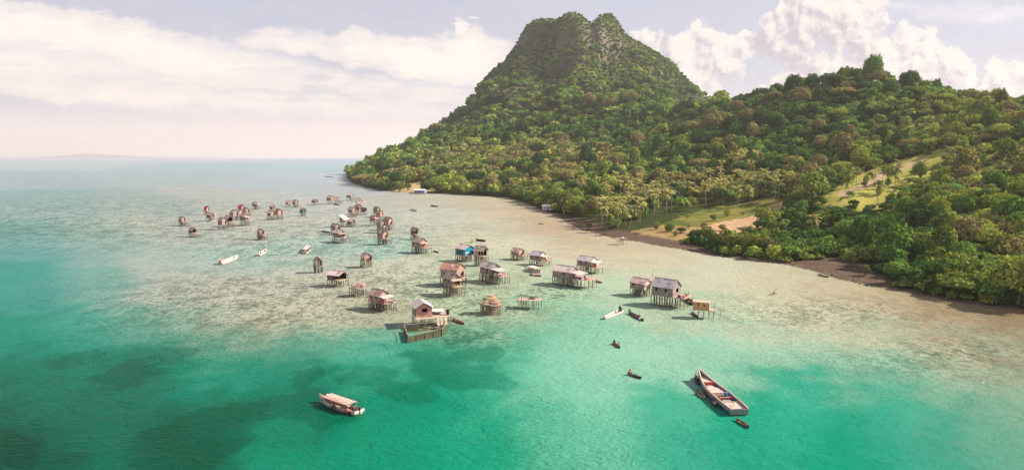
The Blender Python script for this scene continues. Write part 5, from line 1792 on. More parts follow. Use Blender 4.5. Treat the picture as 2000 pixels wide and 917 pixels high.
    for e in range(4):
        p0, p1 = loc[e], loc[(e + 1) % 4]
        n = 4 if e in (0, 2) else 3
        for k in range(n):
            q = p0.lerp(p1, k / n)
            MB().tube([q + Vector((R.uniform(-.1, .1), 0, -1.5)), q + Vector((0, 0, R.uniform(1.5, 2.0)))], .06, 5).build('post', MAT['palestilt'], pen)
        MB().tube([p0 + Vector((0, 0, 1.55)), p0.lerp(p1, .5) + Vector((0, 0, 1.48)), p1 + Vector((0, 0, 1.6))], .055, 5).build('rail', MAT['palewood'], pen)
        hgt_ = 1.3 if e == 0 else 1.1
        inn = (loc[0] + loc[2]) / 2
        off = ((inn - (p0 + p1) / 2).normalized()) * .1
        m = MB()
        m.slab([p0 + off + Vector((0, 0, -1)), p1 + off + Vector((0, 0, -1)), p1 + off + Vector((0, 0, hgt_)), p0 + off + Vector((0, 0, hgt_ - .15))], .03)
        m.build('net', MAT['net'], pen)
    m = MB()
    for k in range(18):
        q0 = loc[0].lerp(loc[1], R.uniform(.35, .95)) + Vector((0, R.uniform(.3, 2), 1.75))
        m.tube([q0, q0 + Vector((R.uniform(-1.6, 1.6), R.uniform(-.8, .8), R.uniform(-.15, .35)))], .05, 5)
    m.build('cross_pole', MAT['palewood'], pen)


pink_house()


def stick_platform(label, px, py, w, d, h, mat, dm, yaw, n=16, heap=None, cat='platform', nm='stick_platform'):
    p = at(px, py)
    t = thing(nm, label, cat, (p.x, p.y + d / 2, 0), math.radians(yaw))
    plank_deck(MB(), -w / 2, w / 2, -d / 2, d / 2, h, along='x').build('deck', MAT[dm], t)
    for k in range(n):
        stilt(t, R.uniform(-w / 2, w / 2), R.choice([-d / 2, 0, d / 2]), h - .05, .25, .05, mat, R.choice([0, 0, .4, .8]))
    m = MB()
    m.tube([(-w / 2, -d / 2, h + .5), (w / 2, -d / 2, h + .7)], .04, 5)
    m.tube([(-w / 2 - .8, d / 2, h + .2), (w / 2, d / 2, h + .5)], .04, 5)
    m.build('railing', MAT[dm], t)
    if heap:
        m = MB()
        lumps(m, .7, .5, .6)
        o = m.build(heap[0], MAT[heap[2]])
        o.location = (p.x + w * .1, p.y + d / 2, h)
        tag(o, heap[1], heap[3])
    return t


stick_platform('open drying platform on crooked stakes with a long boom', 1035, 604, 5.6, 3.2, 2.2, 'palestilt', 'palewood', -8, 30, ('net_heap', 'dark net heap on the open drying platform', 'c_dark', 'fishing net'))
stick_platform('low staked platform holding a net at the far side of the blue house', 921, 474, 3.0, 2.0, 1.0, 'palestilt', 'palewood', 15, 8)
stick_platform('broken stilts of a small rack at the edge of the mud', 1214, 478, 4.6, 2.6, 2.6, 'palestilt', 'wood', -10, 12, ('bundle', 'pale bundle on the broken rack by the mud', 'c_white', 'bundle'))
stick_platform('frail rack of sticks behind the crowded far cluster', 487, 420, 5.0, 3.0, 2.4, 'palestilt', 'palewood', 0, 14)
for k, (dx, hh) in enumerate(((868, 1.2), (870, 1.8), (873, 1.4), (877, 1.9), (881, .9), (884, .7))):
    p = at(dx, 442 + k % 2)
    o = MB().tube([(0, 0, -1), (R.uniform(-.2, .2), 0, hh)], .08, 5).build('mooring_stake', MAT['stilt'])
    o.location = p
    tag(o, 'bare mooring stake standing in the shallows between the huts and the shore', 'stake', 'bare stakes in the shallows')
for k, (x, y, hh) in enumerate(((1273, 560, 3.8), (1406, 622, 1.9))):
    p = at(x, y)
    o = MB().tube([(0, 0, -1), (.1, 0, hh)], .05, 5).build('mooring_pole', MAT['stilt'])
    o.location = p
    tag(o, ['tall thin pole behind the largest grey house', 'short pole in the water beside the orange hut'][k], 'pole')

# shore houses
def shore_house(label, px, py, w, d, h, yaw, wall, roof, zb, jetty=None):
    p = at(px, py)
    t = thing('shore_house', label, 'house', (p.x, p.y, zb), math.radians(yaw))
    MB().box(-w / 2 - .1, w / 2 + .1, -d / 2 - .1, d / 2 + .1, -.16, -.02).build('platform', MAT['palewood'], t)
    m = MB()
    wall_panel(m, (-w / 2, -d / 2), (w / 2, -d / 2), 0, h, h, [(w * .45, w * .45 + .9, 0, 1.8), (w * .15, w * .15 + .9, .8, 1.6), (w * .75, w * .75 + .9, .8, 1.6)])
    wall_panel(m, (w / 2, -d / 2 + .07), (w / 2, d / 2), 0, h, h)
    wall_panel(m, (w / 2 - .07, d / 2), (-w / 2, d / 2), 0, h, h)
    wall_panel(m, (-w / 2, d / 2 - .07), (-w / 2, -d / 2 + .07), 0, h, h)
    m.build('wall', MAT[wall], t)
    MB().box(-w / 2 + .2, w / 2 - .2, d / 2 - .3, d / 2 - .2, .05, h - .05).build('room_shade_panel', MAT['room_shade'], t)
    m = MB()
    for sgn in (-1, 1):
        q = [(-w / 2 - .4, 0, h + 1.0), (w / 2 + .4, 0, h + 1.0), (w / 2 + .4, sgn * (d / 2 + .4), h - .1), (-w / 2 - .4, sgn * (d / 2 + .4), h - .1)]
        m.slab(q if sgn < 0 else q[::-1], -.06)
    m.build('roof', MAT[roof], t)
    for i in range(5):
        for y in (-d / 2, d / 2):
            MB().tube([(-w / 2 + w * i / 4, y, -zb - 1), (-w / 2 + w * i / 4, y, -.15)], .09, 5).build('stilt', MAT['stilt'], t)
    if jetty:
        plank_deck(MB(), w / 2 + .1, w / 2 + jetty, -.7, .7, -.05).build('jetty', MAT['palewood'], t)
        for k in range(3):
            MB().tube([(w / 2 + jetty * (k + .8) / 3, 0, -zb - 1), (w / 2 + jetty * (k + .8) / 3, 0, -.1)], .09, 5).build('stilt', MAT['palestilt'], t)


shore_house('lilac-walled shore house with a white roof in a gap of the far mangroves', 821, 379, 11, 6, 2.6, -12, 'lilac', 'white', 1.4)
shore_house('white house on stilts with a little jetty in front of the mangroves', 1071, 413, 7.2, 4.5, 2.4, -14, 'white', 'white', 1.3, 7)
# ------------------------------------------------------------------ people
def skin_mesh(name, verts, edges, radii, levels=1):
    me = bpy.data.meshes.new(name)
    me.from_pydata(verts, edges, [])
    o = bpy.data.objects.new('build_' + name, me)
    COL.objects.link(o)
    mod = o.modifiers.new('Skin', 'SKIN')
    mod.use_smooth_shade = True
    for i, r in enumerate(radii):
        me.skin_vertices[0].data[i].radius = (r, r) if not isinstance(r, tuple) else r
    me.skin_vertices[0].data[0].use_root = True
    sb = o.modifiers.new('Subdivision', 'SUBSURF')
    sb.levels = sb.render_levels = levels
    dg = bpy.context.evaluated_depsgraph_get()
    out = bpy.data.meshes.new_from_object(o.evaluated_get(dg))
    out.name = name
    bpy.data.objects.remove(o)
    return out


def figure(pose):
    """Joint positions for a body facing +X; returns skeleton for body, shirt, shorts and the head centre."""
    if pose == 'stand':
        hip, knee, foot, lean = .90, (.03, .47), (-.02, .05), .0
        legs = [[(0, s * .09, .88), (.03, s * .11, .48), (-.02, s * .12, .06), (.12, s * .13, .04)] for s in (1, -1)]
        z = .92
    elif pose == 'sit':
        legs = [[(0, s * .09, .10), (.40, s * .14, .30), (.52, s * .13, -.08), (.62, s * .13, -.10)] for s in (1, -1)]
        z = .12
        lean = .08
    else:   # swim: upright in the water, only chest and head above it
        legs = [[(0, s * .09, -.52), (.1, s * .11, -.9), (-.1, s * .12, -1.2), (-.15, s * .12, -1.3)] for s in (1, -1)]
        z = -.50
        lean = .05
    sh = z + .47
    arms = {'stand': [[(lean, s * .19, sh), (.06, s * .26, sh - .28), (.22, s * .22, sh - .46), (.28, s * .21, sh - .50)] for s in (1, -1)],
            'sit': [[(lean, .19, sh), (.22, .24, sh - .18), (.42, .14, sh - .16), (.48, .12, sh - .15)], [(lean, -.19, sh), (.20, -.27, sh - .24), (.36, -.24, sh - .42), (.41, -.23, sh - .46)]],
            'swim': [[(lean, s * .19, sh), (.25, s * .28, sh - .16), (.45, s * .22, sh - .20), (.52, s * .2, sh - .2)] for s in (1, -1)]}[pose]
    V_ = [(0, 0, z), (lean * .4, 0, z + .22), (lean, 0, sh - .02), (lean + .01, 0, sh + .10), (lean + .03, 0, sh + .20), (lean + .03, 0, sh + .32)]
    E_ = [(0, 1), (1, 2), (2, 3), (3, 4), (4, 5)]
    Rr = [(.13, .16), (.11, .14), (.11, .16), .055, .095, .085]
    for ch, rr, root in [(legs[0], (.095, .065, .045, .035), 0), (legs[1], (.095, .065, .045, .035), 0), (arms[0], (.055, .042, .034, .036), 2), (arms[1], (.055, .042, .034, .036), 2)]:
        prev = root
        for p, r in zip(ch, rr):
            V_.append(p)
            Rr.append(r)
            E_.append((prev, len(V_) - 1))
            prev = len(V_) - 1
        if root == 2:   # fingers: four and a thumb, short bent chains from the palm
            a, b = Vector(ch[-2]), Vector(ch[-1])
            d = (b - a).normalized()
            n = d.cross(Vector((0, 0, 1))).normalized()
            for q, ln in ((-1.5, .055), (-.5, .07), (.5, .072), (1.5, .062)):
                V_.append(tuple(b + n * q * .018 + d * .04))
                Rr.append(.011)
                E_.append((prev, len(V_) - 1))
                V_.append(tuple(b + n * q * .02 + d * (.04 + ln * .7) + Vector((0, 0, -ln * .5))))
                Rr.append(.009)
                E_.append((len(V_) - 2, len(V_) - 1))
            V_.append(tuple(b + n * .055 + d * .01 + Vector((0, 0, -.02))))
            Rr.append(.012)
            E_.append((prev, len(V_) - 1))
    body = skin_mesh('body', V_, E_, Rr)
    sv_ = [V_[0], V_[1], V_[2], (lean + .01, 0, sh + .03)]
    se = [(0, 1), (1, 2), (2, 3)]
    sr = [(.155, .185), (.135, .165), (.135, .185), .075]
    for ch in arms:
        k = len(sv_)
        mid = tuple((Vector(ch[0]) * .45 + Vector(ch[1]) * .55))
        sv_ += [ch[0], mid]
        sr += [.075, .07]
        se += [(2, k), (k, k + 1)]
    shirt = skin_mesh('shirt', sv_, se, sr)
    pv, pe, pr = [(0, 0, z - .02)], [], [(.16, .19)]
    for ch in legs:
        k = len(pv)
        pv += [ch[0], tuple(Vector(ch[0]) * .25 + Vector(ch[1]) * .75)]
        pr += [.115, .092]
        pe += [(0, k), (k, k + 1)]
    shorts = skin_mesh('shorts', pv, pe, pr)
    hc_ = Vector((lean + .02, 0, sh + .27))
    m = MB()
    n = 10
    vs, fs = [], []
    for i in range(5):
        a = i / 4 * math.pi * .56
        for j in range(n):
            u = 2 * math.pi * j / n
            vs.append(hc_ + Vector((.112 * math.sin(a) * math.cos(u) - .012, .105 * math.sin(a) * math.sin(u), .135 * math.cos(a) + (.03 if math.cos(u) > .4 and i == 4 else -.02 if i == 4 else 0))))
    for i in range(4):
        for j in range(n):
            fs.append((i * n + j, (i + 1) * n + j, (i + 1) * n + (j + 1) % n, i * n + (j + 1) % n))
    m.add(vs, fs)
    hair = m.mesh('hair', True)
    m = MB()
    for s_ in (1, -1):
        m.tube([hc_ + Vector((.088, s_ * .035, .0)), hc_ + Vector((.098, s_ * .035, .0))], .011, 6)
    m.tube([hc_ + Vector((.09, -.025, -.085)), hc_ + Vector((.095, .025, -.085))], .007, 5)
    face = m.mesh('face', True)
    m = MB()
    m.tube([hc_ + Vector((.085, 0, .01)), hc_ + Vector((.118, 0, -.035)), hc_ + Vector((.09, 0, -.045))], [.008, .016, .012], 6)
    for s_ in (1, -1):
        m.tube([hc_ + Vector((-.01, s_ * .088, .015)), hc_ + Vector((-.005, s_ * .105, 0)), hc_ + Vector((0, s_ * .088, -.03))], [.012, .016, .01], 5)
    nose = m.mesh('nose', True)
    return body, shirt, shorts, hair, face, nose


FIG = {p: figure(p) for p in ('stand', 'sit', 'swim')}


def person(label, loc, rz, pose, shirt, shorts='c_dark', group=None):
    t = thing('person', label, 'person', loc, rz, group)
    body, sh, so, ha, fa, no = FIG[pose]
    for nm, d, mt in (('body', body, 'skin'), ('shirt', sh, shirt), ('shorts', so, shorts), ('hair', ha, 'hair'), ('eyes_and_mouth', fa, 'hair'), ('nose_and_ears', no, 'skin')):
        if mt is None:
            continue
        d2 = d.copy()
        d2.materials.clear()
        d2.materials.append(MAT[mt])
        d2.polygons.foreach_set('material_index', [0] * len(d2.polygons))
        link(nm, d2, t)
    return t


# ------------------------------------------------------------------ boats
def hull_mesh(L, B, dep, fore, aft, bow=1.0, stern=0.0, sheer_b=.5, sheer_s=.2, th=.05, draft=.25, n=18, deck=None, full=2.2):
    """An open hull along +X (bow), waterline at z = 0: outer skin, inner skin and gunwale."""
    def half(t):      # t 0 stern .. 1 bow
        b = (1 - max(0, (t - fore) / (1 - fore)) ** full * bow)
        s = 1.0 if t > aft else stern + (1 - stern) * math.sin(math.pi / 2 * t / aft) if aft > 0 else 1.0
        return max(B / 2 * b * s, .02)

    def sheer(t):
        return dep + sheer_b * max(0, (t - .55) / .45) ** 2 + sheer_s * max(0, (.35 - t) / .35) ** 2

    def keel(t):
        return -draft + (dep * .7 + draft) * max(0, (t - .86) / .14) ** 2 * bow + (draft * .9) * max(0, (.12 - t) / .12) * (1 - stern)
    rows = []
    prof = [(1.0, 1.0), (.97, .66), (.88, .33), (.62, .08), (0, 0)]
    for i in range(n):
        t = i / (n - 1)
        x = -L / 2 + L * t
        h, zs, zk = half(t), sheer(t), keel(t)
        o_, q_ = [], []
        for u, w in prof + [(-u, w) for u, w in prof[-2::-1]]:
            o_.append((x, h * u, zk + (zs - zk) * w))
            hi = max(h - th, .005)
            q_.append((min(max(x, -L / 2 + th), L / 2 - th), hi * u, max(zk + th * 1.5, -draft + th) + (zs - max(zk + th * 1.5, -draft + th)) * w))
        rows.append((o_, q_))
    m = MB()
    k = 9
    vs = [p for r in rows for p in r[0]] + [p for r in rows for p in r[1]]
    off = n * k
    fs = []
    for i in range(n - 1):
        for j in range(k - 1):
            fs.append((i * k + j, i * k + j + 1, (i + 1) * k + j + 1, (i + 1) * k + j))
            fs.append((off + i * k + j, off + (i + 1) * k + j, off + (i + 1) * k + j + 1, off + i * k + j + 1))
        for j in (0, k - 1):
            a = (i * k + j, (i + 1) * k + j, off + (i + 1) * k + j, off + i * k + j)
            fs.append(a if j == 0 else a[::-1])
    fs.append(tuple(range(k))[::-1])
    fs.append(tuple(off + j for j in range(k)))
    fs.append(tuple((n - 1) * k + j for j in range(k)))
    m.add(vs, fs)
    m.half, m.sheer = half, sheer
    return m


def rim(m, L, t0=0.0, t1=1.0, r=.04, lift=.02):
    q = MB()
    for s in (1, -1):
        q.tube([(-L / 2 + L * t, s * (m.half(t) - .01), m.sheer(t) + lift) for t in [t0 + (t1 - t0) * i / 14 for i in range(15)]], r, 5)
    return q


def place2(pb, ps, zb=0.0, zs=0.0):
    """Bow and stern pixels to centre, heading and length."""
    b, s = at(*pb, zb), at(*ps, zs)
    c = (b + s) / 2
    return c, math.atan2(b.y - s.y, b.x - s.x), (Vector((b.x, b.y, 0)) - Vector((s.x, s.y, 0))).length


def floor_sheet(m, L, t0, t1, z, mat, nm, parent, inset=.06, k=8, thick=.03):
    q = MB()
    pts = [t0 + (t1 - t0) * i / k for i in range(k + 1)]
    vs = []
    for t in pts:
        h = max(m.half(t) - inset, .02)
        vs += [(-L / 2 + L * t, -h, z), (-L / 2 + L * t, h, z), (-L / 2 + L * t, -h, z - thick), (-L / 2 + L * t, h, z - thick)]
    fs = []
    for i in range(k):
        a, b = i * 4, i * 4 + 4
        fs += [(a, b, b + 1, a + 1), (a + 2, a + 3, b + 3, b + 2), (a, a + 2, b + 2, b), (a + 1, b + 1, b + 3, a + 3)]
    fs += [(0, 1, 3, 2), (k * 4, k * 4 + 2, k * 4 + 3, k * 4 + 1)]
    q.add(vs, fs)
    return q.build(nm, MAT[mat], parent)


def canoe(label, pb, ps, mat='boatblack', B=.62, dep=.30, L=None, seats=2, inner='boatbrown', nm='canoe', cat='canoe', group=None, dz=0.0, rimmat='palewood', sheer=.22):
    c, hd, L0 = place2(pb, ps)
    L = L or L0
    t = thing(nm, label, cat, (c.x, c.y, dz), hd, group)
    m = hull_mesh(L, B, dep, .45, .45, 1.0, 0.0, sheer, sheer, .035, .12, 14, full=1.8)
    m.build('hull', MAT[mat], t, True)
    rim(m, L, .02, .98, .022).build('gunwale', MAT[rimmat], t, True)
    floor_sheet(m, L, .12, .88, .0, inner, 'floor_boards', t, .08)
    for k in range(seats):
        x = -L / 2 + L * (.3 + .4 * k / max(1, seats - 1))
        h = m.half(.3 + .4 * k / max(1, seats - 1)) - .03
        MB().box(x - .1, x + .1, -h, h, dep * .55, dep * .55 + .03).build('seat', MAT['palewood'], t)
    return t, m, L, hd, c


def on(t, x, y, z):
    return Matrix.Translation(t.location) @ Matrix.Rotation(t.rotation_euler.z, 4, 'Z') @ Vector((x, y, z))


def paddle(label, loc, rz, tilt=.9):
    m = MB()
    m.tube([(0, -.75, .35), (0, .45, -.25)], .018, 5)
    m.slab([(-.07, .42, -.225), (.07, .42, -.225), (.09, .85, -.45), (-.09, .85, -.45)], .02)
    o = m.build('paddle', MAT['palewood'])
    o.location = loc
    o.rotation_euler = (0, 0, rz)
    return tag(o, label, 'paddle')


def outboard(parent, x, z):
    m = MB()
    m.tube([(x - .18, 0, z + .05), (x - .18, 0, z + .25), (x - .2, 0, z + .5), (x - .2, 0, z + .62)], [.12, .17, .17, .1], 8)
    m.tube([(x - .2, 0, z + .1), (x - .24, 0, -.4)], .06, 6)
    m.tube([(x - .1, 0, z + .38), (x + .45, .08, z + .45)], .025, 5)
    m.box(x - .12, x + .02, -.1, .1, z - .15, z + .08)
    return m.build('outboard_motor', MAT['motor'], parent)


def big_boat():
    c, hd, L = place2((1363, 741), (1443, 811))
    t = thing('wooden_cargo_boat', 'largest boat, long pale decked wooden hull with a pointed bow and square stern', 'boat', (c.x, c.y, 0), hd)
    B = 2.9
    m = hull_mesh(L, B, .95, .42, .25, 1.0, .88, 1.0, .05, .10, .5, 24, full=1.7)
    m.build('hull', MAT['boatslate'], t, True)
    rim(m, L, 0, .985, .15, .05).build('gunwale', MAT['paledeck'], t, True)
    rub = MB()
    for s in (1, -1):
        rub.tube([(-L / 2 + L * u, s * (m.half(u) + .03), m.sheer(u) - .28) for u in [i / 14 * .97 for i in range(15)]], .06, 5)
    rub.build('rubbing_strake', MAT['boatwhite'], t, True)
    dk = .78
    floor_sheet(m, L, .705, .955, 1.06, 'paledeck', 'foredeck', t, .10)
    fd = MB()
    x = -L / 2 + L * .70
    fd.box(x - .12, x + .08, -m.half(.7) + .1, m.half(.7) - .1, .5, 1.22)
    fd.build('crossbeam', MAT['boatred'], t)
    floor_sheet(m, L, .015, .695, .10, 'boattin', 'hold_floor', t, .2)
    floor_sheet(m, L, .62, .690, .72, 'pinkroof', 'hatch_cover', t, .55)
    floor_sheet(m, L, .46, .615, dk, 'paledeck', 'deck_panel', t, .26)
    floor_sheet(m, L, .02, .215, dk, 'paledeck', 'deck_panel', t, .14)
    floor_sheet(m, L, .22, .30, .6, 'boattin', 'hatch_cover', t, .7)
    g_ = MB()
    xa, xb = -L / 2 + L * .34, -L / 2 + L * .45
    for k in range(6):
        u = xa + (xb - xa) * k / 5
        g_.box(u - .05, u + .05, -1.0, .8, dk - .05, dk)
    for k in range(4):
        g_.box(xa, xb, -1.0 + .6 * k - .04, -1.0 + .6 * k + .04, dk - .11, dk - .052)
    g_.build('grating', MAT['palewood'], t)
    for u, mt in ((.315, 'boatred'), (.205, 'palewood'), (.455, 'palewood')):
        x = -L / 2 + L * u
        MB().box(x - .07, x + .07, -m.half(u) + .1, m.half(u) - .1, .62, .86).build('thwart', MAT[mt], t)
    tr = MB().box(-L / 2 - .10, -L / 2 - .004, -m.half(0) - .05, m.half(0) + .02, .2, .98)
    tr.build('transom', MAT['boattin'], t)
    pb_ = MB()
    pb_.tube([(L / 2 - .35, 0, 1.3), (L / 2 + .02, 0, 2.35)], [.12, .07], 6)
    pb_.build('stem_post', MAT['boatwhite'], t)
    tl = MB()
    tl.tube([(-L / 2 + 1.0, .3, 1.0), (-L / 2 + 2.2, -.1, 1.15)], .05, 5)
    tl.build('tiller', MAT['darkwood'], t)
    for lab, nm, cat, mat, x, y, z in (('blue plastic drum on the grating of the largest boat', 'drum', 'drum', 'jug_blue', -L / 2 + L * .375, -.55, dk),):
        q = MB()
        q.tube([(0, 0, 0), (0, 0, .05), (0, 0, .5), (0, 0, .58)], [.22, .26, .26, .2], 9)
        o = q.build(nm, MAT[mat])
        o.location = on(t, x, y, z)
        tag(o, lab, cat)
    # small craft and their people alongside, on the side that faces the huts
    return t, m, L


bb, bm_, bL = big_boat()
SIDE = [('dark canoe tied at the bow of the largest boat', (1356, 737), (1364, 752)), ('dark canoe under the shoulder of the largest boat', (1372, 752), (1384, 778)), ('dark canoe amidships against the largest boat', (1384, 772), (1398, 796)), ('short canoe by the stern quarter of the largest boat', (1401, 781), (1413, 800)), ('empty grey dugout drifting off the side of the largest boat', (1361, 768), (1378, 780))]
PPL = [[('seated person in white in the canoe at the bow of the largest boat', .30, 'c_white'), ('seated person in dark clothes in the canoe at the bow of the largest boat', .68, 'c_dark')],
       [('seated person in dark clothes under the shoulder of the largest boat', .25, 'c_dark'), ('seated person in pale clothes under the shoulder of the largest boat', .62, 'c_white')],
       [('seated person in red amidships beside the largest boat', .12, 'c_red'), ('seated person in pink amidships beside the largest boat', .38, 'c_pink'), ('seated person in blue amidships beside the largest boat', .66, 'c_blue'), ('seated person in white and dark shorts at the near end amidships', .88, 'c_white')],
       [('seated person in red by the stern quarter of the largest boat', .7, 'c_red'), ('seated person in yellow by the stern quarter of the largest boat', .28, 'c_yellow')], []]
for (lab, a, b), pp in zip(SIDE, PPL):
    grey = 'grey' in lab
    t, m, L, hd, c = canoe(lab, a, b, 'boattin' if grey else 'boatblack', .75, .3, inner='boattin' if grey else 'boatbrown')
    for plab, u, mt in pp:
        person(plab, on(t, L / 2 - L * u, 0, .16), hd + R.choice([0, math.pi]), 'sit', mt)
    if grey:
        person('seated person in dark clothes at one end of the grey dugout', on(t, L * .38, 0, .14), hd + math.pi, 'sit', 'c_dark')


def covered_boat():
    c, hd, L = place2((624, 783), (702, 809))
    t = thing('covered_longboat', 'longboat with a long pale plank canopy and upturned white bow', 'boat', (c.x, c.y, 0), hd)
    B = 1.75
    m = hull_mesh(L, B, .52, .40, .3, 1.0, .75, .75, .05, .06, .35, 20, full=1.8)
    m.build('hull', MAT['boatwhite'], t, True)
    rim(m, L, 0, .985, .05).build('gunwale', MAT['boatdeck'], t, True)
    floor_sheet(m, L, .02, .90, .1, 'boatdeck', 'floor_boards', t, .12)
    MB().box(-L / 2 - .08, -L / 2 - .004, -m.half(0) - .25, m.half(0) + .25, .3, .72).build('transom', MAT['boatwhite'], t)
    x0, x1 = -L / 2 + L * .16, -L / 2 + L * .80
    k = 5
    for i in range(k):
        y0, y1 = -.9 + 1.8 * i / k, -.9 + 1.8 * (i + 1) / k - .015
        z = lambda y: 1.45 - .16 * (y / .9) ** 2
        MB().slab([(x0, y0, z(y0)), (x1 - (.35 if i in (1, 3) else 0), y0, z(y0) + .08), (x1 - (.35 if i in (1, 3) else 0), y1, z(y1) + .08), (x0, y1, z(y1))], .04).build('canopy_board', MAT['boatdeck' if i != 2 else 'pinkroof'], t)
    MB().box(x0 - .02, x1, -.97, -.91, 1.22, 1.31).build('canopy_edge', MAT['boatred'], t)
    MB().box(x0 - .02, x1, 0.91, 0.97, 1.22, 1.31).build('canopy_edge', MAT['boatred'], t)
    for x in (x0 + .1, (x0 + x1) / 2, x1 - .2):
        for s in (-1, 1):
            MB().tube([(x, s * .78, .45), (x, s * .84, 1.3)], .035, 5).build('post', MAT['palewood'], t)
    MB().box(-L / 2 + L * .3, -L / 2 + L * .4, -.8, .8, .45, .5).build('thwart', MAT['palewood'], t)
    MB().box(-L / 2 + L * .84, -L / 2 + L * .92, -.4, .4, .55, .62).build('blue_seat', MAT['boatblue'], t)
    outboard(t, -L / 2 + .1, .6)
    person('seated person in dark clothes at the stern of the canopied longboat', on(t, -L / 2 + 1.0, .1, .35), hd, 'sit', 'c_dark')
    return t


covered_boat()
t, m, L, hd, c = canoe('dark canoe with two people in red alongside the canopied longboat', (646, 798), (684, 810), 'boatblack', .8, .34)
person('seated person in red at the bow of the canoe alongside the canopied longboat', on(t, L * .36, 0, .16), hd + math.pi, 'sit', 'c_red')
person('seated person in red at the stern of the canoe alongside the canopied longboat', on(t, -L * .36, 0, .16), hd, 'sit', 'c_red', 'c_red')

# two boats meeting in the open lagoon
def skiff(label, pb, ps, B, dep, hull, inner, motor=True, n_thw=4, nm='skiff', cat='boat', L=None, rimmat='boatwhite', canopy=None):
    c, hd, L0 = place2(pb, ps)
    L = L or L0
    t = thing(nm, label, cat, (c.x, c.y, 0), hd)
    m = hull_mesh(L, B, dep, .45, .2, 1.0, .8, .4, .05, .05, .2, 16, full=2.0)
    m.build('hull', MAT[hull], t, True)
    rim(m, L, 0, .985, .04).build('gunwale', MAT[rimmat], t, True)
    floor_sheet(m, L, .03, .86, .1, inner, 'floor_boards', t, .1)
    floor_sheet(m, L, .80, .95, dep * .95 + .1, rimmat, 'foredeck', t, .06)
    for k in range(n_thw):
        u = .18 + .55 * k / max(1, n_thw - 1)
        x = -L / 2 + L * u
        MB().box(x - .12, x + .12, -m.half(u) + .05, m.half(u) - .05, dep * .6, dep * .6 + .05).build('thwart', MAT['palewood' if hull != 'boatwhite' else 'boatwhite'], t)
    if motor:
        outboard(t, -L / 2 + .05, dep)
    if canopy:
        x0, x1 = -L / 2 + L * canopy[1], -L / 2 + L * canopy[2]
        MB().slab([(x0, -B / 2, 1.6), (x1, -B / 2, 1.65), (x1, B / 2, 1.65), (x0, B / 2, 1.6)], .05).build('canopy', MAT[canopy[0]], t)
        for x in (x0 + .1, x1 - .1):
            for s in (-1, 1):
                MB().tube([(x, s * (B / 2 - .12), dep * .8), (x, s * (B / 2 - .12), 1.58)], .03, 5).build('post', MAT['palewood'], t)
    return t, m, L, hd


t, m, L, hd = skiff('white open skiff with bench seats meeting a dark boat in the lagoon', (1180, 624), (1213, 609), 1.5, .5, 'boatwhite', 'boatdeck')
person('standing person in dark clothes at the motor of the white skiff', on(t, -L * .40, .1, .1), hd, 'stand', 'c_dark')
t, m, L, hd, c = canoe('long dark boat with pale cargo meeting the white skiff', (1227, 611), (1257, 627), 'boatblack', 1.1, .42, seats=3, inner='boatdeck', nm='longboat', cat='boat', rimmat='boatdeck')
person('seated person in dark clothes at the bow of the long dark boat', on(t, L * .42, 0, .3), hd + math.pi, 'sit', 'c_dark')
person('seated person in dark clothes near the stern of the long dark boat', on(t, -L * .26, 0, .2), hd, 'sit', 'c_dark', 'c_blue')
q = MB(); lumps(q, .55, .4, .5); o = q.build('sack', MAT['c_white']); o.location = on(t, -L * .34, .08, .1); tag(o, 'pale stuffed sack in the stern of the long dark boat', 'sack')

t, m, L, hd, c = canoe('tiny dugout with two paddlers alone in the pale green water', (1196, 670), (1211, 680), 'boatblack', .6, .26)
person('paddler in dark clothes at the far end of the two-person dugout', on(t, L * .25, 0, .12), hd + math.pi, 'sit', 'c_dark')
person('paddler in pink at the near end of the two-person dugout', on(t, -L * .25, 0, .12), hd + math.pi, 'sit', 'c_pink')
paddle('pale paddle held across the two-person dugout', on(t, L * .33, .2, .5), hd + .5)
t, m, L, hd, c = canoe('slim dark dugout with one paddler in red at its end', (1253, 740), (1226, 730), 'boatblack', .62, .26)
person('paddler in red sitting at the end of the slim dugout', on(t, -L * .36, 0, .12), hd, 'sit', 'c_red')
paddle('pale paddle dipped beside the slim dugout', on(t, -L * .22, .35, .45), hd)
canoe('empty slim canoe with a pale rim drifting behind the largest boat', (1437, 820), (1463, 836), 'boatbrown', .7, .28, inner='boatblack')
canoe('reddish canoe tied to the pink house by a line', (883, 624), (907, 634), 'boatred', .95, .35, inner='boatbrown')
canoe('small dark canoe under the orange matting hut', (1350, 611), (1364, 621), 'boatblack', .7, .3)
t, m, L, hd = skiff('long dark boat moored behind the orange matting hut', (1334, 582), (1357, 597), 1.5, .55, 'boatblack', 'boatbrown', False, 3, 'longboat', L=7.5, rimmat='darkwood')
person('seated person in red in the long dark boat behind the orange hut', on(t, L * .25, 0, .4), hd + math.pi, 'sit', 'c_red')
canoe('small reddish canoe beyond the end of the long cluttered deck', (1163, 549), (1176, 553), 'boatred', .8, .3)
t, m, L, hd = skiff('canopied passenger boat with a white awning and people in red', (1024, 526), (1054, 533), 1.9, .55, 'boatwhite', 'boatbrown', True, 3, 'passenger_boat', canopy=('white', .12, .62))
for k, (u, mt, w) in enumerate(((-.32, 'c_red', 'rearmost'), (-.12, 'c_pink', 'second from the back'), (.06, 'c_red', 'third from the back'), (.2, 'c_white', 'foremost'))):
    person(f'seated passenger {["in red", "in pink", "in crimson", "in white"][k]}, {w} in the canopied passenger boat', on(t, L * u, -.3, .35), hd, 'sit', mt)
t, m, L, hd, c = canoe('brown canoe heaped with goods near the canopied passenger boat', (1057, 540), (1034, 537), 'boatbrown', 1.0, .35)
q = MB(); lumps(q, .8, .4, .55); o = q.build('bundle', MAT['c_pink']); o.location = on(t, -L * .1, 0, .05); tag(o, 'pinkish bundle filling the brown canoe of goods', 'bundle')
person('seated person in dark clothes at the end of the brown canoe of goods', on(t, -L * .36, 0, .16), hd, 'sit', 'c_dark')
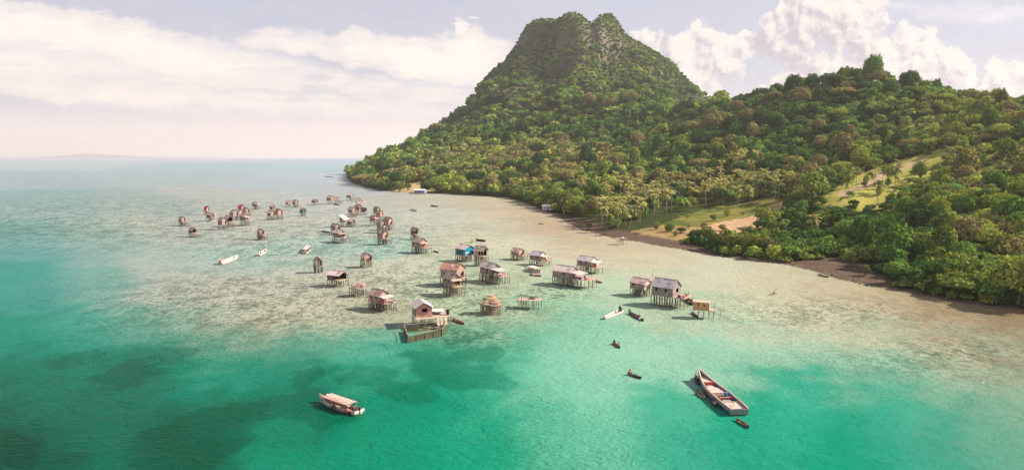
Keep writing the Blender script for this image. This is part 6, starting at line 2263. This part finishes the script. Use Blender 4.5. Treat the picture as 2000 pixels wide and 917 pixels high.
person('bather in red standing in the shallows near the pink cluttered deck', at(1018, 541, -.0), 1.0, 'swim', 'c_red')
person('bather in white standing in the shallows near the canoe of goods', at(1025, 543, 0), 2.0, 'swim', 'c_white')

# outer anchorage
skiff('long white boat with a small stern awning in the turquoise channel', (465, 504), (431, 517), 2.1, .9, 'boatwhite', 'boattin', True, 3, 'longboat', canopy=('rustroof', .02, .2))
t, m, L, hd = skiff('small white motor boat in the turquoise channel', (522, 490), (505, 500), 1.9, .75, 'boatwhite', 'boatdeck', True, 2, 'motor_boat')
person('seated person in dark clothes at the stern of the small white motor boat', on(t, -L * .3, 0, .4), hd, 'sit', 'c_dark')
skiff('small boat with a grey cover at the end of the turquoise channel', (604, 484), (596, 496), 2.0, .6, 'boatwhite', 'boatbrown', True, 2, 'motor_boat', canopy=('zinc', .1, .8))
canoe('green canoe beside the two grey huts', (628, 452), (645, 455), 'boatgreen', 1.3, .5, inner='boatgreen', rimmat='teal')
canoe('tiny teal canoe beside the big thatched hut', (847, 491), (857, 494), 'teal', .8, .35, inner='teal', rimmat='teal')
skiff('white boat anchored in the bay before the lilac house', (802, 409), (814, 413), 2.2, .75, 'boatwhite', 'boattin', False, 2, 'skiff')
skiff('dark green boat with a white stern in the bay', (841, 402), (854, 404), 2.0, .75, 'boatgreen', 'boatgreen', False, 2, 'skiff')
canoe('long flat boat alongside the low cluttered hut at the far end', (698, 396), (714, 394), 'boatdeck', 2.0, .55, inner='boatdeck', sheer=.4)
canoe('dark flat boat in front of the double house', (651, 399), (663, 401), 'boatblack', 1.6, .5)
canoe('pale heap-laden boat beside the little dark hut', (412, 434), (424, 432), 'boatdeck', 1.6, .6, inner='palewood')
canoe('dark boat on the open sea beyond the island point', (633, 345), (650, 346), 'boatblack', 3.0, 1.0)
t, m, L, hd, c = canoe('tiny pale raft-like canoe far from the huts near the mud beach', (1505, 576), (1519, 573), 'palewood', .9, .2, inner='palewood')
person('seated person in pale clothes on the pale canoe off the mud beach', on(t, 0, 0, .12), hd, 'sit', 'c_white')
t, m, L, hd, c = canoe('dark canoe at the waterline of the mud beach', (1597, 537), (1618, 542), 'boatblack', .85, .3)
person('seated person in white in the canoe at the mud beach', on(t, L * .35, 0, .16), hd + math.pi, 'sit', 'c_white')
canoe('old upturned-ended boat stranded below the sandy path', (1337, 487), (1362, 491), 'wood', 1.4, .45, inner='darkwood', dz=.35)
canoe('white canoe pulled up under the mangroves below the sandy path', (1380, 486), (1400, 491), 'boatwhite', 1.0, .35, dz=.5)
canoe('dark wreck lying in the shallows behind the blue house', (929, 469), (948, 472), 'boatblack', 1.8, .6, inner='boatblack', rimmat='darkwood')
canoe('small dark canoe afloat off the mud spit', (1052, 437), (1061, 438), 'boatblack', .9, .3)

# driftwood and rocks on the mud
for k, (x, y, l, a, lab) in enumerate(((1112, 437, 5.0, .5, 'bleached driftwood tree lying on the mud spit'), (1215, 470, 4.5, .1, 'dark log lying across the mud near the broken rack'), (1560, 521, 3.5, -.2, 'pale log on the mud beach'), (1650, 523, 2.5, .3, 'short dark log halfway up the mud beach'))):
    p = at(x, y)
    z = float(ground_z(p.x, p.y))
    m = MB()
    m.tube([(-l / 2, 0, .1), (0, .1, .25), (l / 2, 0, .3)], [.16, .13, .06], 6)
    for q in range(4):
        m.tube([(l * (.05 + .1 * q), .05, .22), (l * (.15 + .1 * q), R.uniform(-.8, .8), R.uniform(.5, 1.1))], [.06, .02], 5)
    o = m.build('driftwood', MAT['palewood' if k in (0, 2) else 'darkwood'])
    o.location = (p.x, p.y, max(z, 0))
    o.rotation_euler = (0, 0, a)
    tag(o, lab, 'driftwood')
for k in range(26):
    x = R.choice([R.uniform(1095, 1290), R.uniform(1380, 1700), R.uniform(1860, 1990)])
    ys_ = np.interp(x, [s[0] for s in SHORE_PX], [s[1] for s in SHORE_PX])
    p = at(x, ys_ - R.uniform(-1, 6))
    m = MB()
    lumps(m, R.uniform(.3, .9), R.uniform(.25, .6), R.uniform(.2, .5), 7, 3)
    o = m.build('shore_rock', MAT['rock'], None, True)
    o.location = (p.x, p.y, max(float(ground_z(p.x, p.y)) - .05, -.05))
    o.rotation_euler = (0, 0, R.uniform(0, 3))
    tag(o, 'dark rounded rock lying along the muddy waterline', 'rock', 'dark rocks along the muddy waterline')
